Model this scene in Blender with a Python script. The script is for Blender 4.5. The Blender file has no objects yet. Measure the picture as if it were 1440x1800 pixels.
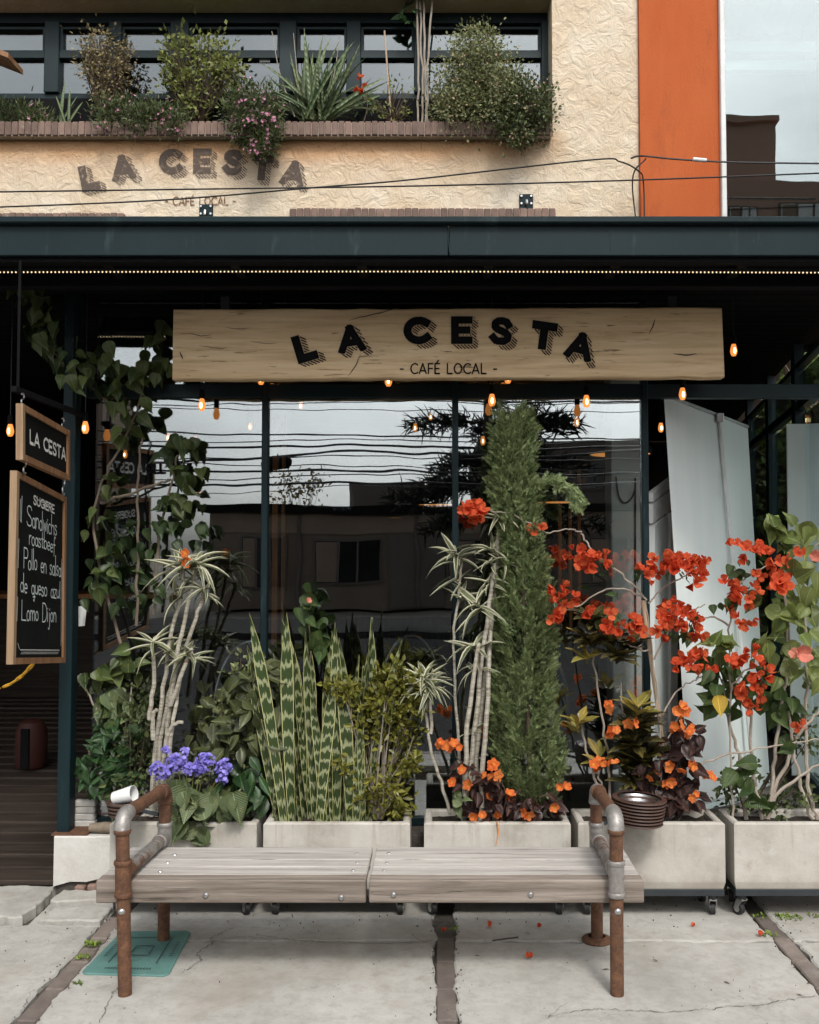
import bpy, math, random
import numpy as np
from mathutils import Vector as V, Matrix
random.seed(7); rng = np.random.default_rng(7)
R = math.radians
scn = bpy.context.scene
COL = scn.collection
# ------------------------------------------------------------------ camera, sky, sun, exposure
FPX, CX, CYM, TH, EYE = 1680.0, 770.0, 900.0, math.atan(70/1680), 1.617
cam = bpy.data.objects.new('camera', bpy.data.cameras.new('camera')); COL.objects.link(cam)
cam.location = (0, 0, EYE); cam.rotation_euler = (R(90)+TH, 0, 0)
cam.data.sensor_fit = 'HORIZONTAL'; cam.data.sensor_width = 24; cam.data.lens = 28
cam.data.shift_x = -50/1440; cam.data.clip_end = 2000; cam.data.clip_start = .05
scn.camera = cam
SUN_EL, SUN_AZ = R(50), R(14)          # sun stands over the street behind the camera, a little to the right
w = bpy.data.worlds.new('World'); scn.world = w; w.use_nodes = True
nt = w.node_tree; bg = nt.nodes['Background']
sky = nt.nodes.new('ShaderNodeTexSky'); sky.sky_type = 'NISHITA'; sky.sun_disc = False
sky.sun_elevation = SUN_EL; sky.sun_rotation = math.pi-SUN_AZ; sky.dust_density = 3; sky.air_density = 1.2
bw = nt.nodes.new('ShaderNodeRGBToBW'); nt.links.new(sky.outputs[0], bw.inputs[0])
tc = nt.nodes.new('ShaderNodeTexCoord'); cn = nt.nodes.new('ShaderNodeTexNoise')
cn.inputs['Scale'].default_value = 2.2; cn.inputs['Detail'].default_value = 6
mpw = nt.nodes.new('ShaderNodeMapping'); mpw.inputs['Scale'].default_value = (1, 1, 2.6)
nt.links.new(tc.outputs['Generated'], mpw.inputs[0]); nt.links.new(mpw.outputs[0], cn.inputs['Vector'])
cr = nt.nodes.new('ShaderNodeMapRange'); cr.inputs[1].default_value = .35; cr.inputs[2].default_value = .65
cr.inputs[3].default_value = 1.1; cr.inputs[4].default_value = 1.9
nt.links.new(cn.outputs[0], cr.inputs[0])
mul = nt.nodes.new('ShaderNodeMath'); mul.operation = 'MULTIPLY'
nt.links.new(bw.outputs[0], mul.inputs[0]); nt.links.new(cr.outputs[0], mul.inputs[1])
mx = nt.nodes.new('ShaderNodeMix'); mx.data_type = 'RGBA'; mx.inputs[0].default_value = .82   # thin bright cloud over most of the blue
nt.links.new(sky.outputs[0], mx.inputs[6]); nt.links.new(mul.outputs[0], mx.inputs[7]); nt.links.new(mx.outputs[2], bg.inputs[0])
bg.inputs[1].default_value = .15
sl = bpy.data.lights.new('sun', 'SUN'); sl.energy = 1.5; sl.angle = R(10); sl.color = (1, .95, .88)
so = bpy.data.objects.new('sun', sl); COL.objects.link(so)
sd = V((math.sin(SUN_AZ)*math.cos(SUN_EL), -math.cos(SUN_AZ)*math.cos(SUN_EL), math.sin(SUN_EL)))
so.rotation_euler = sd.to_track_quat('Z', 'Y').to_euler(); so.location = sd*30
vs = scn.view_settings
vs.view_transform = 'Standard'; vs.look = 'None'; vs.exposure = 0.38; vs.gamma = 1; vs.use_curve_mapping = False
cy = scn.cycles
cy.max_bounces = 7; cy.diffuse_bounces = 3; cy.glossy_bounces = 3; cy.transparent_max_bounces = 16; cy.transmission_bounces = 4
cy.use_denoising = True; cy.use_adaptive_sampling = True; cy.adaptive_threshold = .015
cy.sample_clamp_indirect = 6; cy.caustics_reflective = False; cy.caustics_refractive = False

# ------------------------------------------------------------------ helpers
def at(px, py, Y):
    """the world point at depth Y (metres in front of the lens) that the picture shows at px, py"""
    u = (px-CX)/FPX; v = (CYM-py)/FPX
    dy = math.cos(TH)-v*math.sin(TH); dz = math.sin(TH)+v*math.cos(TH)
    t = Y/dy
    return V((u*t, Y, EYE+dz*t))
def X_(px, Y): return (px-CX)/FPX*Y
def Z_(py, Y): return at(CX, py, Y).z
def mpp(Y): return Y/FPX

def rnd(a, b): return random.uniform(a, b)
def rv(s=1.0): return V((random.gauss(0, s), random.gauss(0, s), random.gauss(0, s)))

WO = {}
def worig(o): return WO.get(o.name, V((0, 0, 0))) if o else V((0, 0, 0))

class MB:
    def __init__(self): self.v = []; self.f = []; self.smooth = True
    def add(self, vs, fs):
        b = len(self.v); self.v += [tuple(x) for x in vs]; self.f += [tuple(i+b for i in f) for f in fs]; return self
    def box(self, x0, x1, y0, y1, z0, z1):
        return self.add([(x0,y0,z0),(x1,y0,z0),(x1,y1,z0),(x0,y1,z0),(x0,y0,z1),(x1,y0,z1),(x1,y1,z1),(x0,y1,z1)],
            [(0,3,2,1),(4,5,6,7),(0,1,5,4),(1,2,6,5),(2,3,7,6),(3,0,4,7)])
    def bbox(self, x0, x1, y0, y1, z0, z1, b=.004):
        """box with chamfered edges"""
        P = []; xs=(x0,x1); ys=(y0,y1); zs=(z0,z1)
        idx = {}
        for i in (0,1):
            for j in (0,1):
                for k in (0,1):
                    sx = b if i==0 else -b; sy = b if j==0 else -b; sz = b if k==0 else -b
                    for a,(dx,dy,dz) in enumerate(((0,sy,sz),(sx,0,sz),(sx,sy,0))):
                        idx[(i,j,k,a)] = len(P); P.append((xs[i]+dx, ys[j]+dy, zs[k]+dz))
        F = []
        g = lambda i,j,k,a: idx[(i,j,k,a)]
        F += [(g(0,0,0,0),g(0,0,1,0),g(0,1,1,0),g(0,1,0,0)), (g(1,0,0,0),g(1,1,0,0),g(1,1,1,0),g(1,0,1,0))]
        F += [(g(0,0,0,1),g(1,0,0,1),g(1,0,1,1),g(0,0,1,1)), (g(0,1,0,1),g(0,1,1,1),g(1,1,1,1),g(1,1,0,1))]
        F += [(g(0,0,0,2),g(0,1,0,2),g(1,1,0,2),g(1,0,0,2)), (g(0,0,1,2),g(1,0,1,2),g(1,1,1,2),g(0,1,1,2))]
        for i in (0,1):
            for j in (0,1): F.append((g(i,j,0,0),g(i,j,1,0),g(i,j,1,1),g(i,j,0,1)))
        for i in (0,1):
            for k in (0,1): F.append((g(i,0,k,0),g(i,1,k,0),g(i,1,k,2),g(i,0,k,2)))
        for j in (0,1):
            for k in (0,1): F.append((g(0,j,k,1),g(1,j,k,1),g(1,j,k,2),g(0,j,k,2)))
        for i in (0,1):
            for j in (0,1):
                for k in (0,1): F.append((g(i,j,k,0),g(i,j,k,1),g(i,j,k,2)))
        self.smooth = False
        return self.add(P, F)
    def quad(self, a, b, c, d): return self.add([a,b,c,d], [(0,1,2,3)])
    def tube(self, pts, r, n=6, caps=True):
        pts = [V(p) for p in pts]; m = len(pts)
        rs = list(r) if isinstance(r, (list, tuple)) else [r]*m
        if len(rs) == 2 and m != 2: rs = [rs[0]+(rs[1]-rs[0])*i/(m-1) for i in range(m)]
        T = []
        for i in range(m):
            t = pts[min(i+1, m-1)]-pts[max(i-1, 0)]
            T.append(t.normalized() if t.length > 1e-9 else V((0,0,1)))
        up = V((0,0,1)) if abs(T[0].z) < .9 else V((1,0,0))
        u = T[0].cross(up).normalized(); vs = []
        for i in range(m):
            u = (u-T[i]*u.dot(T[i])); u = u.normalized() if u.length > 1e-6 else T[i].orthogonal().normalized()
            w_ = T[i].cross(u)
            for k in range(n):
                a = 2*math.pi*k/n
                vs.append(pts[i]+(u*math.cos(a)+w_*math.sin(a))*rs[i])
        fs = [(i*n+k, i*n+(k+1)%n, (i+1)*n+(k+1)%n, (i+1)*n+k) for i in range(m-1) for k in range(n)]
        if caps: fs += [tuple(range(n-1, -1, -1)), tuple((m-1)*n+k for k in range(n))]
        return self.add(vs, fs)
    def cyl(self, a, b, r, n=12): return self.tube([a, b], [r, r], n)
    def lathe(self, prof, c=(0,0,0), n=16, M=None):
        vs = []; m = len(prof)
        for (r, z) in prof:
            for k in range(n):
                a = 2*math.pi*k/n; vs.append(V((r*math.cos(a), r*math.sin(a), z)))
        if M is not None: vs = [M @ p for p in vs]
        vs = [p+V(c) for p in vs]
        fs = [(i*n+k, i*n+(k+1)%n, (i+1)*n+(k+1)%n, (i+1)*n+k) for i in range(m-1) for k in range(n)]
        return self.add(vs, fs)
    def mesh(self, name, mat, org=V((0,0,0))):
        me = bpy.data.meshes.new(name)
        me.from_pydata([(x-org.x, y-org.y, z-org.z) for x, y, z in self.v], [], self.f)
        if mat: me.materials.append(mat)
        if self.smooth:
            me.polygons.foreach_set('use_smooth', [True]*len(me.polygons))
            try: me.set_sharp_from_angle(angle=R(38))
            except Exception: pass
        me.update(); return me

def link(o, parent=None):
    COL.objects.link(o)
    if parent: o.parent = parent
    return o
def thing(name, label, cat, loc=(0,0,0), group=None):
    o = bpy.data.objects.new(name, None); o.empty_display_size = .1
    COL.objects.link(o); o.location = V(loc); WO[o.name] = V(loc)
    o['label'] = label; o['category'] = cat
    if group: o['group'] = group
    return o
def part(name, mb, mat, parent=None, label=None, kind=None):
    org = worig(parent)
    o = bpy.data.objects.new(name, mb.mesh(name, mat, org)); link(o, parent); WO[o.name] = org
    if label: o['label'] = label
    if kind: o['kind'] = kind
    return o
def solo(name, mb, mat, label, cat, group=None, loc=None):
    loc = V(loc) if loc is not None else V((0,0,0))
    o = bpy.data.objects.new(name, mb.mesh(name, mat, loc)); link(o); o.location = loc; WO[o.name] = loc
    o['label'] = label; o['category'] = cat
    if group: o['group'] = group
    return o
def struct(name, mb, mat, parent=None):
    o = part(name, mb, mat, parent)
    if not parent: o['kind'] = 'structure'
    return o
def inst(name, me, parent, M, label=None):
    o = bpy.data.objects.new(name, me); link(o, parent)
    o.matrix_basis = Matrix.Translation(-worig(parent)) @ M
    if label: o['label'] = label
    return o
def frame(p, d, n=None, s=1.0):
    """matrix with local Y along d, local Z near n"""
    d = V(d).normalized(); n = V(n) if n is not None else V((0,0,1))
    x = d.cross(n)
    if x.length < 1e-4: x = d.orthogonal()
    x.normalize(); z = x.cross(d)
    if not isinstance(s, (tuple, list)): s = (s, s, s)
    m = Matrix(((x.x*s[0], d.x*s[1], z.x*s[2], p[0]), (x.y*s[0], d.y*s[1], z.y*s[2], p[1]), (x.z*s[0], d.z*s[1], z.z*s[2], p[2]), (0,0,0,1)))
    return m
def scatter(tv, tf, Ms):
    """one mesh builder holding a copy of the template at every matrix"""
    mb = MB(); tv = np.array(tv, float); k = len(tv)
    A = np.array([[list(r) for r in m] for m in Ms], float)
    P = np.einsum('nij,kj->nki', A[:, :3, :3], tv)+A[:, None, :3, 3]
    mb.v = [tuple(p) for p in P.reshape(-1, 3)]
    mb.f = [tuple(i+b*k for i in f) for b in range(len(Ms)) for f in tf]
    return mb
def smooth_path(pts, k=6, wob=0.0):
    pts = [V(p) for p in pts]; out = []
    for i in range(len(pts)-1):
        p0 = pts[max(i-1,0)]; p1 = pts[i]; p2 = pts[i+1]; p3 = pts[min(i+2, len(pts)-1)]
        for j in range(k):
            t = j/k
            out.append(.5*((2*p1)+(p2-p0)*t+(2*p0-5*p1+4*p2-p3)*t*t+(3*p1-p0-3*p2+p3)*t**3)+(rv(wob) if wob and (i or j) else V((0,0,0))))
    out.append(pts[-1]); return out
def px_path(Y, pts, k=5, wob=0.0):
    """smooth path through picture points; a third number is the depth of that point"""
    return smooth_path([at(p[0], p[1], p[2] if len(p) > 2 else Y) for p in pts], k, wob)
def along(path, t):
    f = t*(len(path)-1); i = min(int(f), len(path)-2)
    return path[i].lerp(path[i+1], f-i), (path[i+1]-path[i]).normalized()

# ------------------------------------------------------------------ materials
def newmat(name):
    m = bpy.data.materials.new(name); m.use_nodes = True
    return m, m.node_tree, m.node_tree.nodes['Principled BSDF']
def c4(c): return (c[0], c[1], c[2], 1)
def coords(nt, stretch=(1,1,1), rand=False, kind='Object'):
    tc = nt.nodes.new('ShaderNodeTexCoord'); mp = nt.nodes.new('ShaderNodeMapping')
    nt.links.new(tc.outputs[kind], mp.inputs[0]); mp.inputs['Scale'].default_value = stretch
    if rand:
        oi = nt.nodes.new('ShaderNodeObjectInfo'); ml = nt.nodes.new('ShaderNodeVectorMath'); ml.operation = 'SCALE'
        ml.inputs[0].default_value = (37, 51, 23); nt.links.new(oi.outputs['Random'], ml.inputs['Scale'])
        nt.links.new(ml.outputs[0], mp.inputs['Location'])
    return mp.outputs[0]
def noise(nt, vec, scale, detail=5, rough=.6, dist=0.0):
    n = nt.nodes.new('ShaderNodeTexNoise'); nt.links.new(vec, n.inputs['Vector'])
    n.inputs['Scale'].default_value = scale; n.inputs['Detail'].default_value = detail
    n.inputs['Roughness'].default_value = rough; n.inputs['Distortion'].default_value = dist
    return n.outputs[0]
def ramp(nt, fac, stops, interp='LINEAR'):
    r = nt.nodes.new('ShaderNodeValToRGB'); nt.links.new(fac, r.inputs[0]); cr = r.color_ramp; cr.interpolation = interp
    while len(cr.elements) < len(stops): cr.elements.new(.5)
    for e, (p, c) in zip(cr.elements, stops):
        e.position = p; e.color = c4(c) if hasattr(c, '__len__') else (c, c, c, 1)
    return r.outputs[0]
def mixc(nt, fac, a, b, mode='MIX'):
    m = nt.nodes.new('ShaderNodeMix'); m.data_type = 'RGBA'; m.blend_type = mode
    for s, x in ((0, fac), (6, a), (7, b)):
        if isinstance(x, (int, float)): m.inputs[s].default_value = x
        elif isinstance(x, tuple): m.inputs[s].default_value = c4(x)
        else: nt.links.new(x, m.inputs[s])
    return m.outputs[2]
def math_(nt, op, a, b=None):
    m = nt.nodes.new('ShaderNodeMath'); m.operation = op
    for i, x in enumerate((a, b)):
        if x is None: continue
        if isinstance(x, (int, float)): m.inputs[i].default_value = x
        else: nt.links.new(x, m.inputs[i])
    return m.outputs[0]
def bump(nt, b, h, strength=.4, dist=.01, prev=None):
    n = nt.nodes.new('ShaderNodeBump'); nt.links.new(h, n.inputs['Height'])
    n.inputs['Strength'].default_value = strength; n.inputs['Distance'].default_value = dist
    if prev: nt.links.new(prev, n.inputs['Normal'])
    nt.links.new(n.outputs[0], b.inputs['Normal']); return n.outputs[0]
def surf(name, stops, scale=4, rough=.7, metal=0, stretch=(1,1,1), bs=40, bstr=.25, bdist=.005, rand=False, dirt=None, spec=.5, rrange=None, dist=0.0):
    """noise-coloured surface with a second finer noise as relief"""
    m, nt, b = newmat(name); vec = coords(nt, stretch, rand)
    n1 = noise(nt, vec, scale, 7, .65, dist); col = ramp(nt, n1, stops)
    if dirt:
        n3 = noise(nt, vec, dirt[0], 8, .75); col = mixc(nt, ramp(nt, n3, [(dirt[1], 0), (dirt[2], 1)]), col, dirt[3])
    if rand:
        oi = nt.nodes.new('ShaderNodeObjectInfo')
        v = math_(nt, 'ADD', math_(nt, 'MULTIPLY', oi.outputs['Random'], .5), .75)
        hs = nt.nodes.new('ShaderNodeHueSaturation'); nt.links.new(v, hs.inputs['Value']); nt.links.new(col, hs.inputs['Color']); col = hs.outputs[0]
    nt.links.new(col, b.inputs['Base Color'])
    b.inputs['Roughness'].default_value = rough; b.inputs['Metallic'].default_value = metal
    b.inputs['Specular IOR Level'].default_value = spec
    n2 = noise(nt, vec, bs, 6, .7)
    if rrange: nt.links.new(ramp(nt, n1, [(.3, rrange[0]), (.7, rrange[1])]), b.inputs['Roughness'])
    bump(nt, b, n2, bstr, bdist)
    return m
def leafmat(name, c0, c1, rough=.45, transl=.25, island=False, var=.5, edge=None, spec=.35):
    """leaf: two greens by object or island, a paler midrib or a margin in the leaf's own coordinates"""
    m, nt, b = newmat(name)
    if island: r = nt.nodes.new('ShaderNodeNewGeometry').outputs['Random Per Island']
    else: r = nt.nodes.new('ShaderNodeObjectInfo').outputs['Random']
    col = mixc(nt, r, c0, c1)
    v = math_(nt, 'ADD', math_(nt, 'MULTIPLY', math_(nt, 'FRACT', math_(nt, 'MULTIPLY', r, 17.3)), var), 1-var/2)
    hs = nt.nodes.new('ShaderNodeHueSaturation'); nt.links.new(v, hs.inputs['Value']); nt.links.new(col, hs.inputs['Color']); col = hs.outputs[0]
    tc = nt.nodes.new('ShaderNodeTexCoord')
    if not island:
        sx = nt.nodes.new('ShaderNodeSeparateXYZ'); nt.links.new(tc.outputs['Object'], sx.inputs[0])
        ax = math_(nt, 'ABSOLUTE', sx.outputs[0])
        if edge:
            uv = nt.nodes.new('ShaderNodeUVMap'); su = nt.nodes.new('ShaderNodeSeparateXYZ'); nt.links.new(uv.outputs[0], su.inputs[0])
            au = math_(nt, 'ABSOLUTE', math_(nt, 'SUBTRACT', su.outputs[0], .5))
            col = mixc(nt, ramp(nt, au, [(edge[1], 0), (edge[1]+.06, 1)]), col, edge[0])
        else:
            rib = ramp(nt, ax, [(.008, 1), (.022, 0)])
            col = mixc(nt, math_(nt, 'MULTIPLY', rib, .55), col, tuple(min(1, x*2.2+.03) for x in c1))
            wv = nt.nodes.new('ShaderNodeTexWave'); wv.inputs['Scale'].default_value = 4.5; wv.inputs['Distortion'].default_value = .6
            mp = nt.nodes.new('ShaderNodeMapping'); nt.links.new(tc.outputs['Object'], mp.inputs[0])
            cb = nt.nodes.new('ShaderNodeCombineXYZ'); nt.links.new(math_(nt, 'SUBTRACT', sx.outputs[1], ax), cb.inputs[0]); nt.links.new(cb.outputs[0], wv.inputs['Vector'])
            bump(nt, b, wv.outputs[1], .35, .01)
            mo = noise(nt, coords(nt, (1,1,1), True), 3.2, 5, .7)
            col = mixc(nt, math_(nt, 'MULTIPLY', ramp(nt, mo, [(.50, 0), (.72, 1)]), .45), col, (min(1, c1[0]*1.7+.02), c1[1]*1.35, c1[2]*.8))
            col = mixc(nt, math_(nt, 'MULTIPLY', ramp(nt, mo, [(.26, 1), (.36, 0)]), .7), col, (.10,.065,.03))
    nt.links.new(col, b.inputs['Base Color']); b.inputs['Roughness'].default_value = rough
    b.inputs['Specular IOR Level'].default_value = spec
    if transl:
        tr = nt.nodes.new('ShaderNodeBsdfTranslucent'); ms = nt.nodes.new('ShaderNodeMixShader'); ms.inputs[0].default_value = transl
        nt.links.new(mixc(nt, .5, col, tuple(min(1, x*1.6) for x in c1)), tr.inputs[0])
        nt.links.new(b.outputs[0], ms.inputs[1]); nt.links.new(tr.outputs[0], ms.inputs[2])
        nt.links.new(ms.outputs[0], nt.nodes['Material Output'].inputs[0])
    return m
def petalmat(name, c0, c1, heart, transl=.4):
    """thin petal: deeper at the throat, mottled, papery at the rim, older ones browner"""
    m, nt, b = newmat(name); oi = nt.nodes.new('ShaderNodeObjectInfo'); tc = nt.nodes.new('ShaderNodeTexCoord')
    ln = nt.nodes.new('ShaderNodeVectorMath'); ln.operation = 'LENGTH'; nt.links.new(tc.outputs['Object'], ln.inputs[0])
    col = mixc(nt, oi.outputs['Random'], c0, c1)
    n = noise(nt, coords(nt, (1,1,1), True), 3.5, 5, .65)
    col = mixc(nt, math_(nt, 'MULTIPLY', ramp(nt, n, [(.42, 0), (.68, 1)]), .5), col, tuple(x*.55 for x in c0))
    col = mixc(nt, ramp(nt, ln.outputs['Value'], [(.10, 1), (.42, 0)]), col, heart)
    col = mixc(nt, math_(nt, 'MULTIPLY', ramp(nt, ln.outputs['Value'], [(.80, 0), (1.0, 1)]), .4), col, tuple(min(1, x*1.25+.03) for x in c1))
    nt.links.new(col, b.inputs['Base Color']); b.inputs['Roughness'].default_value = .6; b.inputs['Specular IOR Level'].default_value = .25
    bump(nt, b, n, .5, .06)
    tr = nt.nodes.new('ShaderNodeBsdfTranslucent'); ms = nt.nodes.new('ShaderNodeMixShader'); ms.inputs[0].default_value = transl
    nt.links.new(col, tr.inputs[0]); nt.links.new(b.outputs[0], ms.inputs[1]); nt.links.new(tr.outputs[0], ms.inputs[2]); nt.links.new(ms.outputs[0], nt.nodes['Material Output'].inputs[0])
    return m
def glassmat(name, refl, tint=(.9,.93,.92), dirt=0.0):
    m, nt, b = newmat(name); nt.nodes.remove(b)
    tr = nt.nodes.new('ShaderNodeBsdfTransparent'); tr.inputs[0].default_value = c4(tint)
    gl = nt.nodes.new('ShaderNodeBsdfGlossy'); gl.inputs['Roughness'].default_value = 0; gl.inputs[0].default_value = (.93, .97, 1, 1)
    lw = nt.nodes.new('ShaderNodeLayerWeight'); lw.inputs[0].default_value = .25
    f = math_(nt, 'ADD', math_(nt, 'MULTIPLY', lw.outputs['Fresnel'], .8), refl)
    ms = nt.nodes.new('ShaderNodeMixShader'); nt.links.new(f, ms.inputs[0]); nt.links.new(tr.outputs[0], ms.inputs[1]); nt.links.new(gl.outputs[0], ms.inputs[2])
    vec = coords(nt)
    bn = nt.nodes.new('ShaderNodeBump'); bn.inputs['Strength'].default_value = .05; bn.inputs['Distance'].default_value = .02
    nt.links.new(noise(nt, vec, 1.6, 2), bn.inputs['Height']); nt.links.new(bn.outputs[0], gl.inputs['Normal'])
    nt.links.new(ms.outputs[0], nt.nodes['Material Output'].inputs[0])
    return m
def emit(name, col, s):
    m, nt, b = newmat(name); b.inputs['Base Color'].default_value = c4(col)
    b.inputs['Emission Color'].default_value = c4(col); b.inputs['Emission Strength'].default_value = s
    m.cycles.emission_sampling = 'NONE'
    return m
def plain(name, col, rough=.6, metal=0): return surf(name, [(.3, tuple(x*.82 for x in col)), (.7, col)], 9, rough, metal, bs=90, bstr=.12, bdist=.003)

def planter_mat():
    """cast concrete: mottling, pinholes, water runs under the rim, splash along the foot"""
    m, nt, b = newmat('planter_concrete'); vec = coords(nt)
    n1 = noise(nt, vec, 3.4, 8, .68); n2 = noise(nt, vec, 13, 8, .75); n3 = noise(nt, vec, 95, 4, .7)
    col = ramp(nt, n1, [(.28, (.30,.275,.235)), (.5, (.44,.415,.37)), (.72, (.53,.51,.465))])
    col = mixc(nt, math_(nt, 'MULTIPLY', ramp(nt, n2, [(.56, 0), (.72, 1)]), .55), col, (.27,.22,.17))
    col = mixc(nt, math_(nt, 'MULTIPLY', ramp(nt, n2, [(.28, 1), (.42, 0)]), .4), col, (.60,.59,.56))
    run = noise(nt, coords(nt, (26, 26, 1.4)), 1.0, 5, .6)
    sx = nt.nodes.new('ShaderNodeSeparateXYZ'); tcx = nt.nodes.new('ShaderNodeTexCoord'); nt.links.new(tcx.outputs['Object'], sx.inputs[0])
    up = ramp(nt, sx.outputs[2], [(.10, 0), (.29, 1)]); low = ramp(nt, math_(nt, 'ADD', sx.outputs[2], math_(nt, 'MULTIPLY', n1, .10)), [(.055, 1), (.12, 0)])
    col = mixc(nt, math_(nt, 'MULTIPLY', math_(nt, 'MULTIPLY', ramp(nt, run, [(.54, 0), (.68, 1)]), up), .5), col, (.25,.215,.165))
    col = mixc(nt, math_(nt, 'MULTIPLY', low, .45), col, (.26,.225,.18))
    nt.links.new(col, b.inputs['Base Color']); b.inputs['Roughness'].default_value = .82; b.inputs['Specular IOR Level'].default_value = .3
    p = bump(nt, b, n3, .3, .003); bump(nt, b, n2, .3, .006, p)
    return m
def stucco_mat():
    m, nt, b = newmat('stucco'); vec = coords(nt)
    n1 = noise(nt, vec, 3.5, 6, .6); n2 = noise(nt, vec, 13, 9, .66, 1.0); n3 = noise(nt, vec, 60, 5, .7)
    base = ramp(nt, n1, [(.3, (.62,.49,.345)), (.5, (.70,.59,.445)), (.72, (.75,.68,.56))])
    sx = nt.nodes.new('ShaderNodeSeparateXYZ'); nt.links.new(vec, sx.inputs[0])
    # ochre wash worn away: strongest below the sill and round the window recess, gone on the pier
    zz = math_(nt, 'ADD', sx.outputs[2], math_(nt, 'MULTIPLY', math_(nt, 'SUBTRACT', n1, .5), .22))
    under = ramp(nt, zz, [(3.59/5, 0), (3.75/5, .30), (3.84/5, .95), (3.90/5, 1), (4.02/5, .22)])
    for e in under.node.color_ramp.elements: pass
    dv = math_(nt, 'DIVIDE', zz, 5.0); nt.links.new(dv, under.node.inputs[0])
    pier = ramp(nt, math_(nt, 'ADD', math_(nt, 'MULTIPLY', sx.outputs[0], .5), math_(nt, 'MULTIPLY', math_(nt, 'SUBTRACT', n1, .5), .12)), [(.20, 1), (.36, 0)])
    wash = math_(nt, 'MULTIPLY', math_(nt, 'MULTIPLY', under, pier), .75)
    base = mixc(nt, wash, base, (.50,.22,.06))
    ridge = ramp(nt, n2, [(.28, 0), (.46, .45), (.52, .62), (.60, .85), (.72, 1)])
    base = mixc(nt, math_(nt, 'MULTIPLY', math_(nt, 'SUBTRACT', 1.0, ridge), .06), base, (.50,.32,.16))  # hollows between ridges tinted darker, relief shading put into the colour
    nt.links.new(base, b.inputs['Base Color']); b.inputs['Roughness'].default_value = .85; b.inputs['Specular IOR Level'].default_value = .2
    p = bump(nt, b, ridge, .75, .012)
    bump(nt, b, n3, .5, .006, p)
    return m
def wood_mat(name, c0, c1, c2, rough=.7, axis=0, fine=26, checks=.0, rand=True, bstr=.4, cks=None):
    """weathered grain running along one axis, dark checks in it"""
    m, nt, b = newmat(name); st = [fine]*3; st[axis] = 1.1
    st[axis] = 1.8; vec = coords(nt, tuple(st), rand)
    g = noise(nt, vec, 1.0, 8, .7, .35); col = ramp(nt, g, [(.3, c0), (.5, c1), (.72, c2)])
    st2 = [fine*.35]*3; st2[axis] = .8
    vec2 = coords(nt, tuple(st2), rand); big = noise(nt, vec2, 1.0, 4, .6, .8)
    col = mixc(nt, math_(nt, 'MULTIPLY', ramp(nt, big, [(.35, 1), (.6, 0)]), .45), col, c0)
    h = g
    if checks:
        cks = cks or (2.4, fine*2.1); st3 = [cks[1]]*3; st3[axis] = cks[0]
        vec3 = coords(nt, tuple(st3), rand); ck = noise(nt, vec3, 1.0, 6, .6, .6)
        k = ramp(nt, ck, [(.33, 1), (.39, 0)])
        patch = ramp(nt, noise(nt, coords(nt, (1,1,1), rand), 2.3, 3), [(.40, 0), (.56, 1)])
        k = math_(nt, 'MULTIPLY', k, patch)
        col = mixc(nt, math_(nt, 'MULTIPLY', k, checks), col, tuple(x*.28 for x in c0))
        h = math_(nt, 'SUBTRACT', g, k)
    nt.links.new(col, b.inputs['Base Color']); b.inputs['Roughness'].default_value = rough; b.inputs['Specular IOR Level'].default_value = .25
    bump(nt, b, h, bstr, .004)
    return m
def pave_mat():
    m, nt, b = newmat('pavement_concrete'); vec = coords(nt, (1,1,1), False)
    n1 = noise(nt, vec, 2.0, 9, .72); n2 = noise(nt, vec, 14, 9, .78); n3 = noise(nt, vec, 120, 4, .7)
    col = ramp(nt, n1, [(.28, (.27,.26,.235)), (.5, (.385,.375,.345)), (.7, (.47,.46,.43))])
    col = mixc(nt, ramp(nt, n2, [(.38, .45), (.52, 0)]), col, (.25,.23,.20))
    col = mixc(nt, ramp(nt, n2, [(.60, 0), (.74, .45)]), col, (.54,.53,.50))
    st_ = noise(nt, vec, 1.1, 6, .7, .8)
    col = mixc(nt, math_(nt, 'MULTIPLY', ramp(nt, st_, [(.52, 0), (.70, 1)]), .45), col, (.27,.215,.165))
    rs = noise(nt, vec, 4.2, 7, .75, .5)
    col = mixc(nt, math_(nt, 'MULTIPLY', ramp(nt, rs, [(.60, 0), (.68, 1)]), .35), col, (.17,.15,.13))
    sp = nt.nodes.new('ShaderNodeTexVoronoi'); nt.links.new(vec, sp.inputs['Vector']); sp.inputs['Scale'].default_value = 16
    spot = ramp(nt, sp.outputs['Distance'], [(.05, 1), (.09, 0)])
    pick = ramp(nt, noise(nt, vec, 5, 2), [(.58, 0), (.62, 1)])
    col = mixc(nt, math_(nt, 'MULTIPLY', math_(nt, 'MULTIPLY', spot, pick), .6), col, (.10,.09,.08))
    nt.links.new(col, b.inputs['Base Color']); b.inputs['Roughness'].default_value = .85; b.inputs['Specular IOR Level'].default_value = .3
    p = bump(nt, b, n3, .35, .003); bump(nt, b, n2, .3, .012, p)
    return m
def rust_mat(name, silver):
    m, nt, b = newmat(name); vec = coords(nt, (1,1,1), True)
    n1 = noise(nt, vec, 8, 9, .75); n2 = noise(nt, vec, 34, 9, .8, .6)
    rust = ramp(nt, n2, [(.3, (.035,.018,.011)), (.5, (.11,.05,.026)), (.72, (.22,.105,.05))])
    zin = ramp(nt, n2, [(.3, (.20,.185,.17)), (.7, (.42,.40,.38))])
    f = ramp(nt, n1, [(silver-.06, 0), (silver+.06, 1)])     # where the zinc has gone
    nt.links.new(mixc(nt, f, zin, rust), b.inputs['Base Color'])
    nt.links.new(ramp(nt, f, [(0, .55), (1, .1)]), b.inputs['Metallic']); nt.links.new(ramp(nt, f, [(0, .5), (1, .75)]), b.inputs['Roughness'])
    bump(nt, b, n2, .25, .002)
    return m
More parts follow.
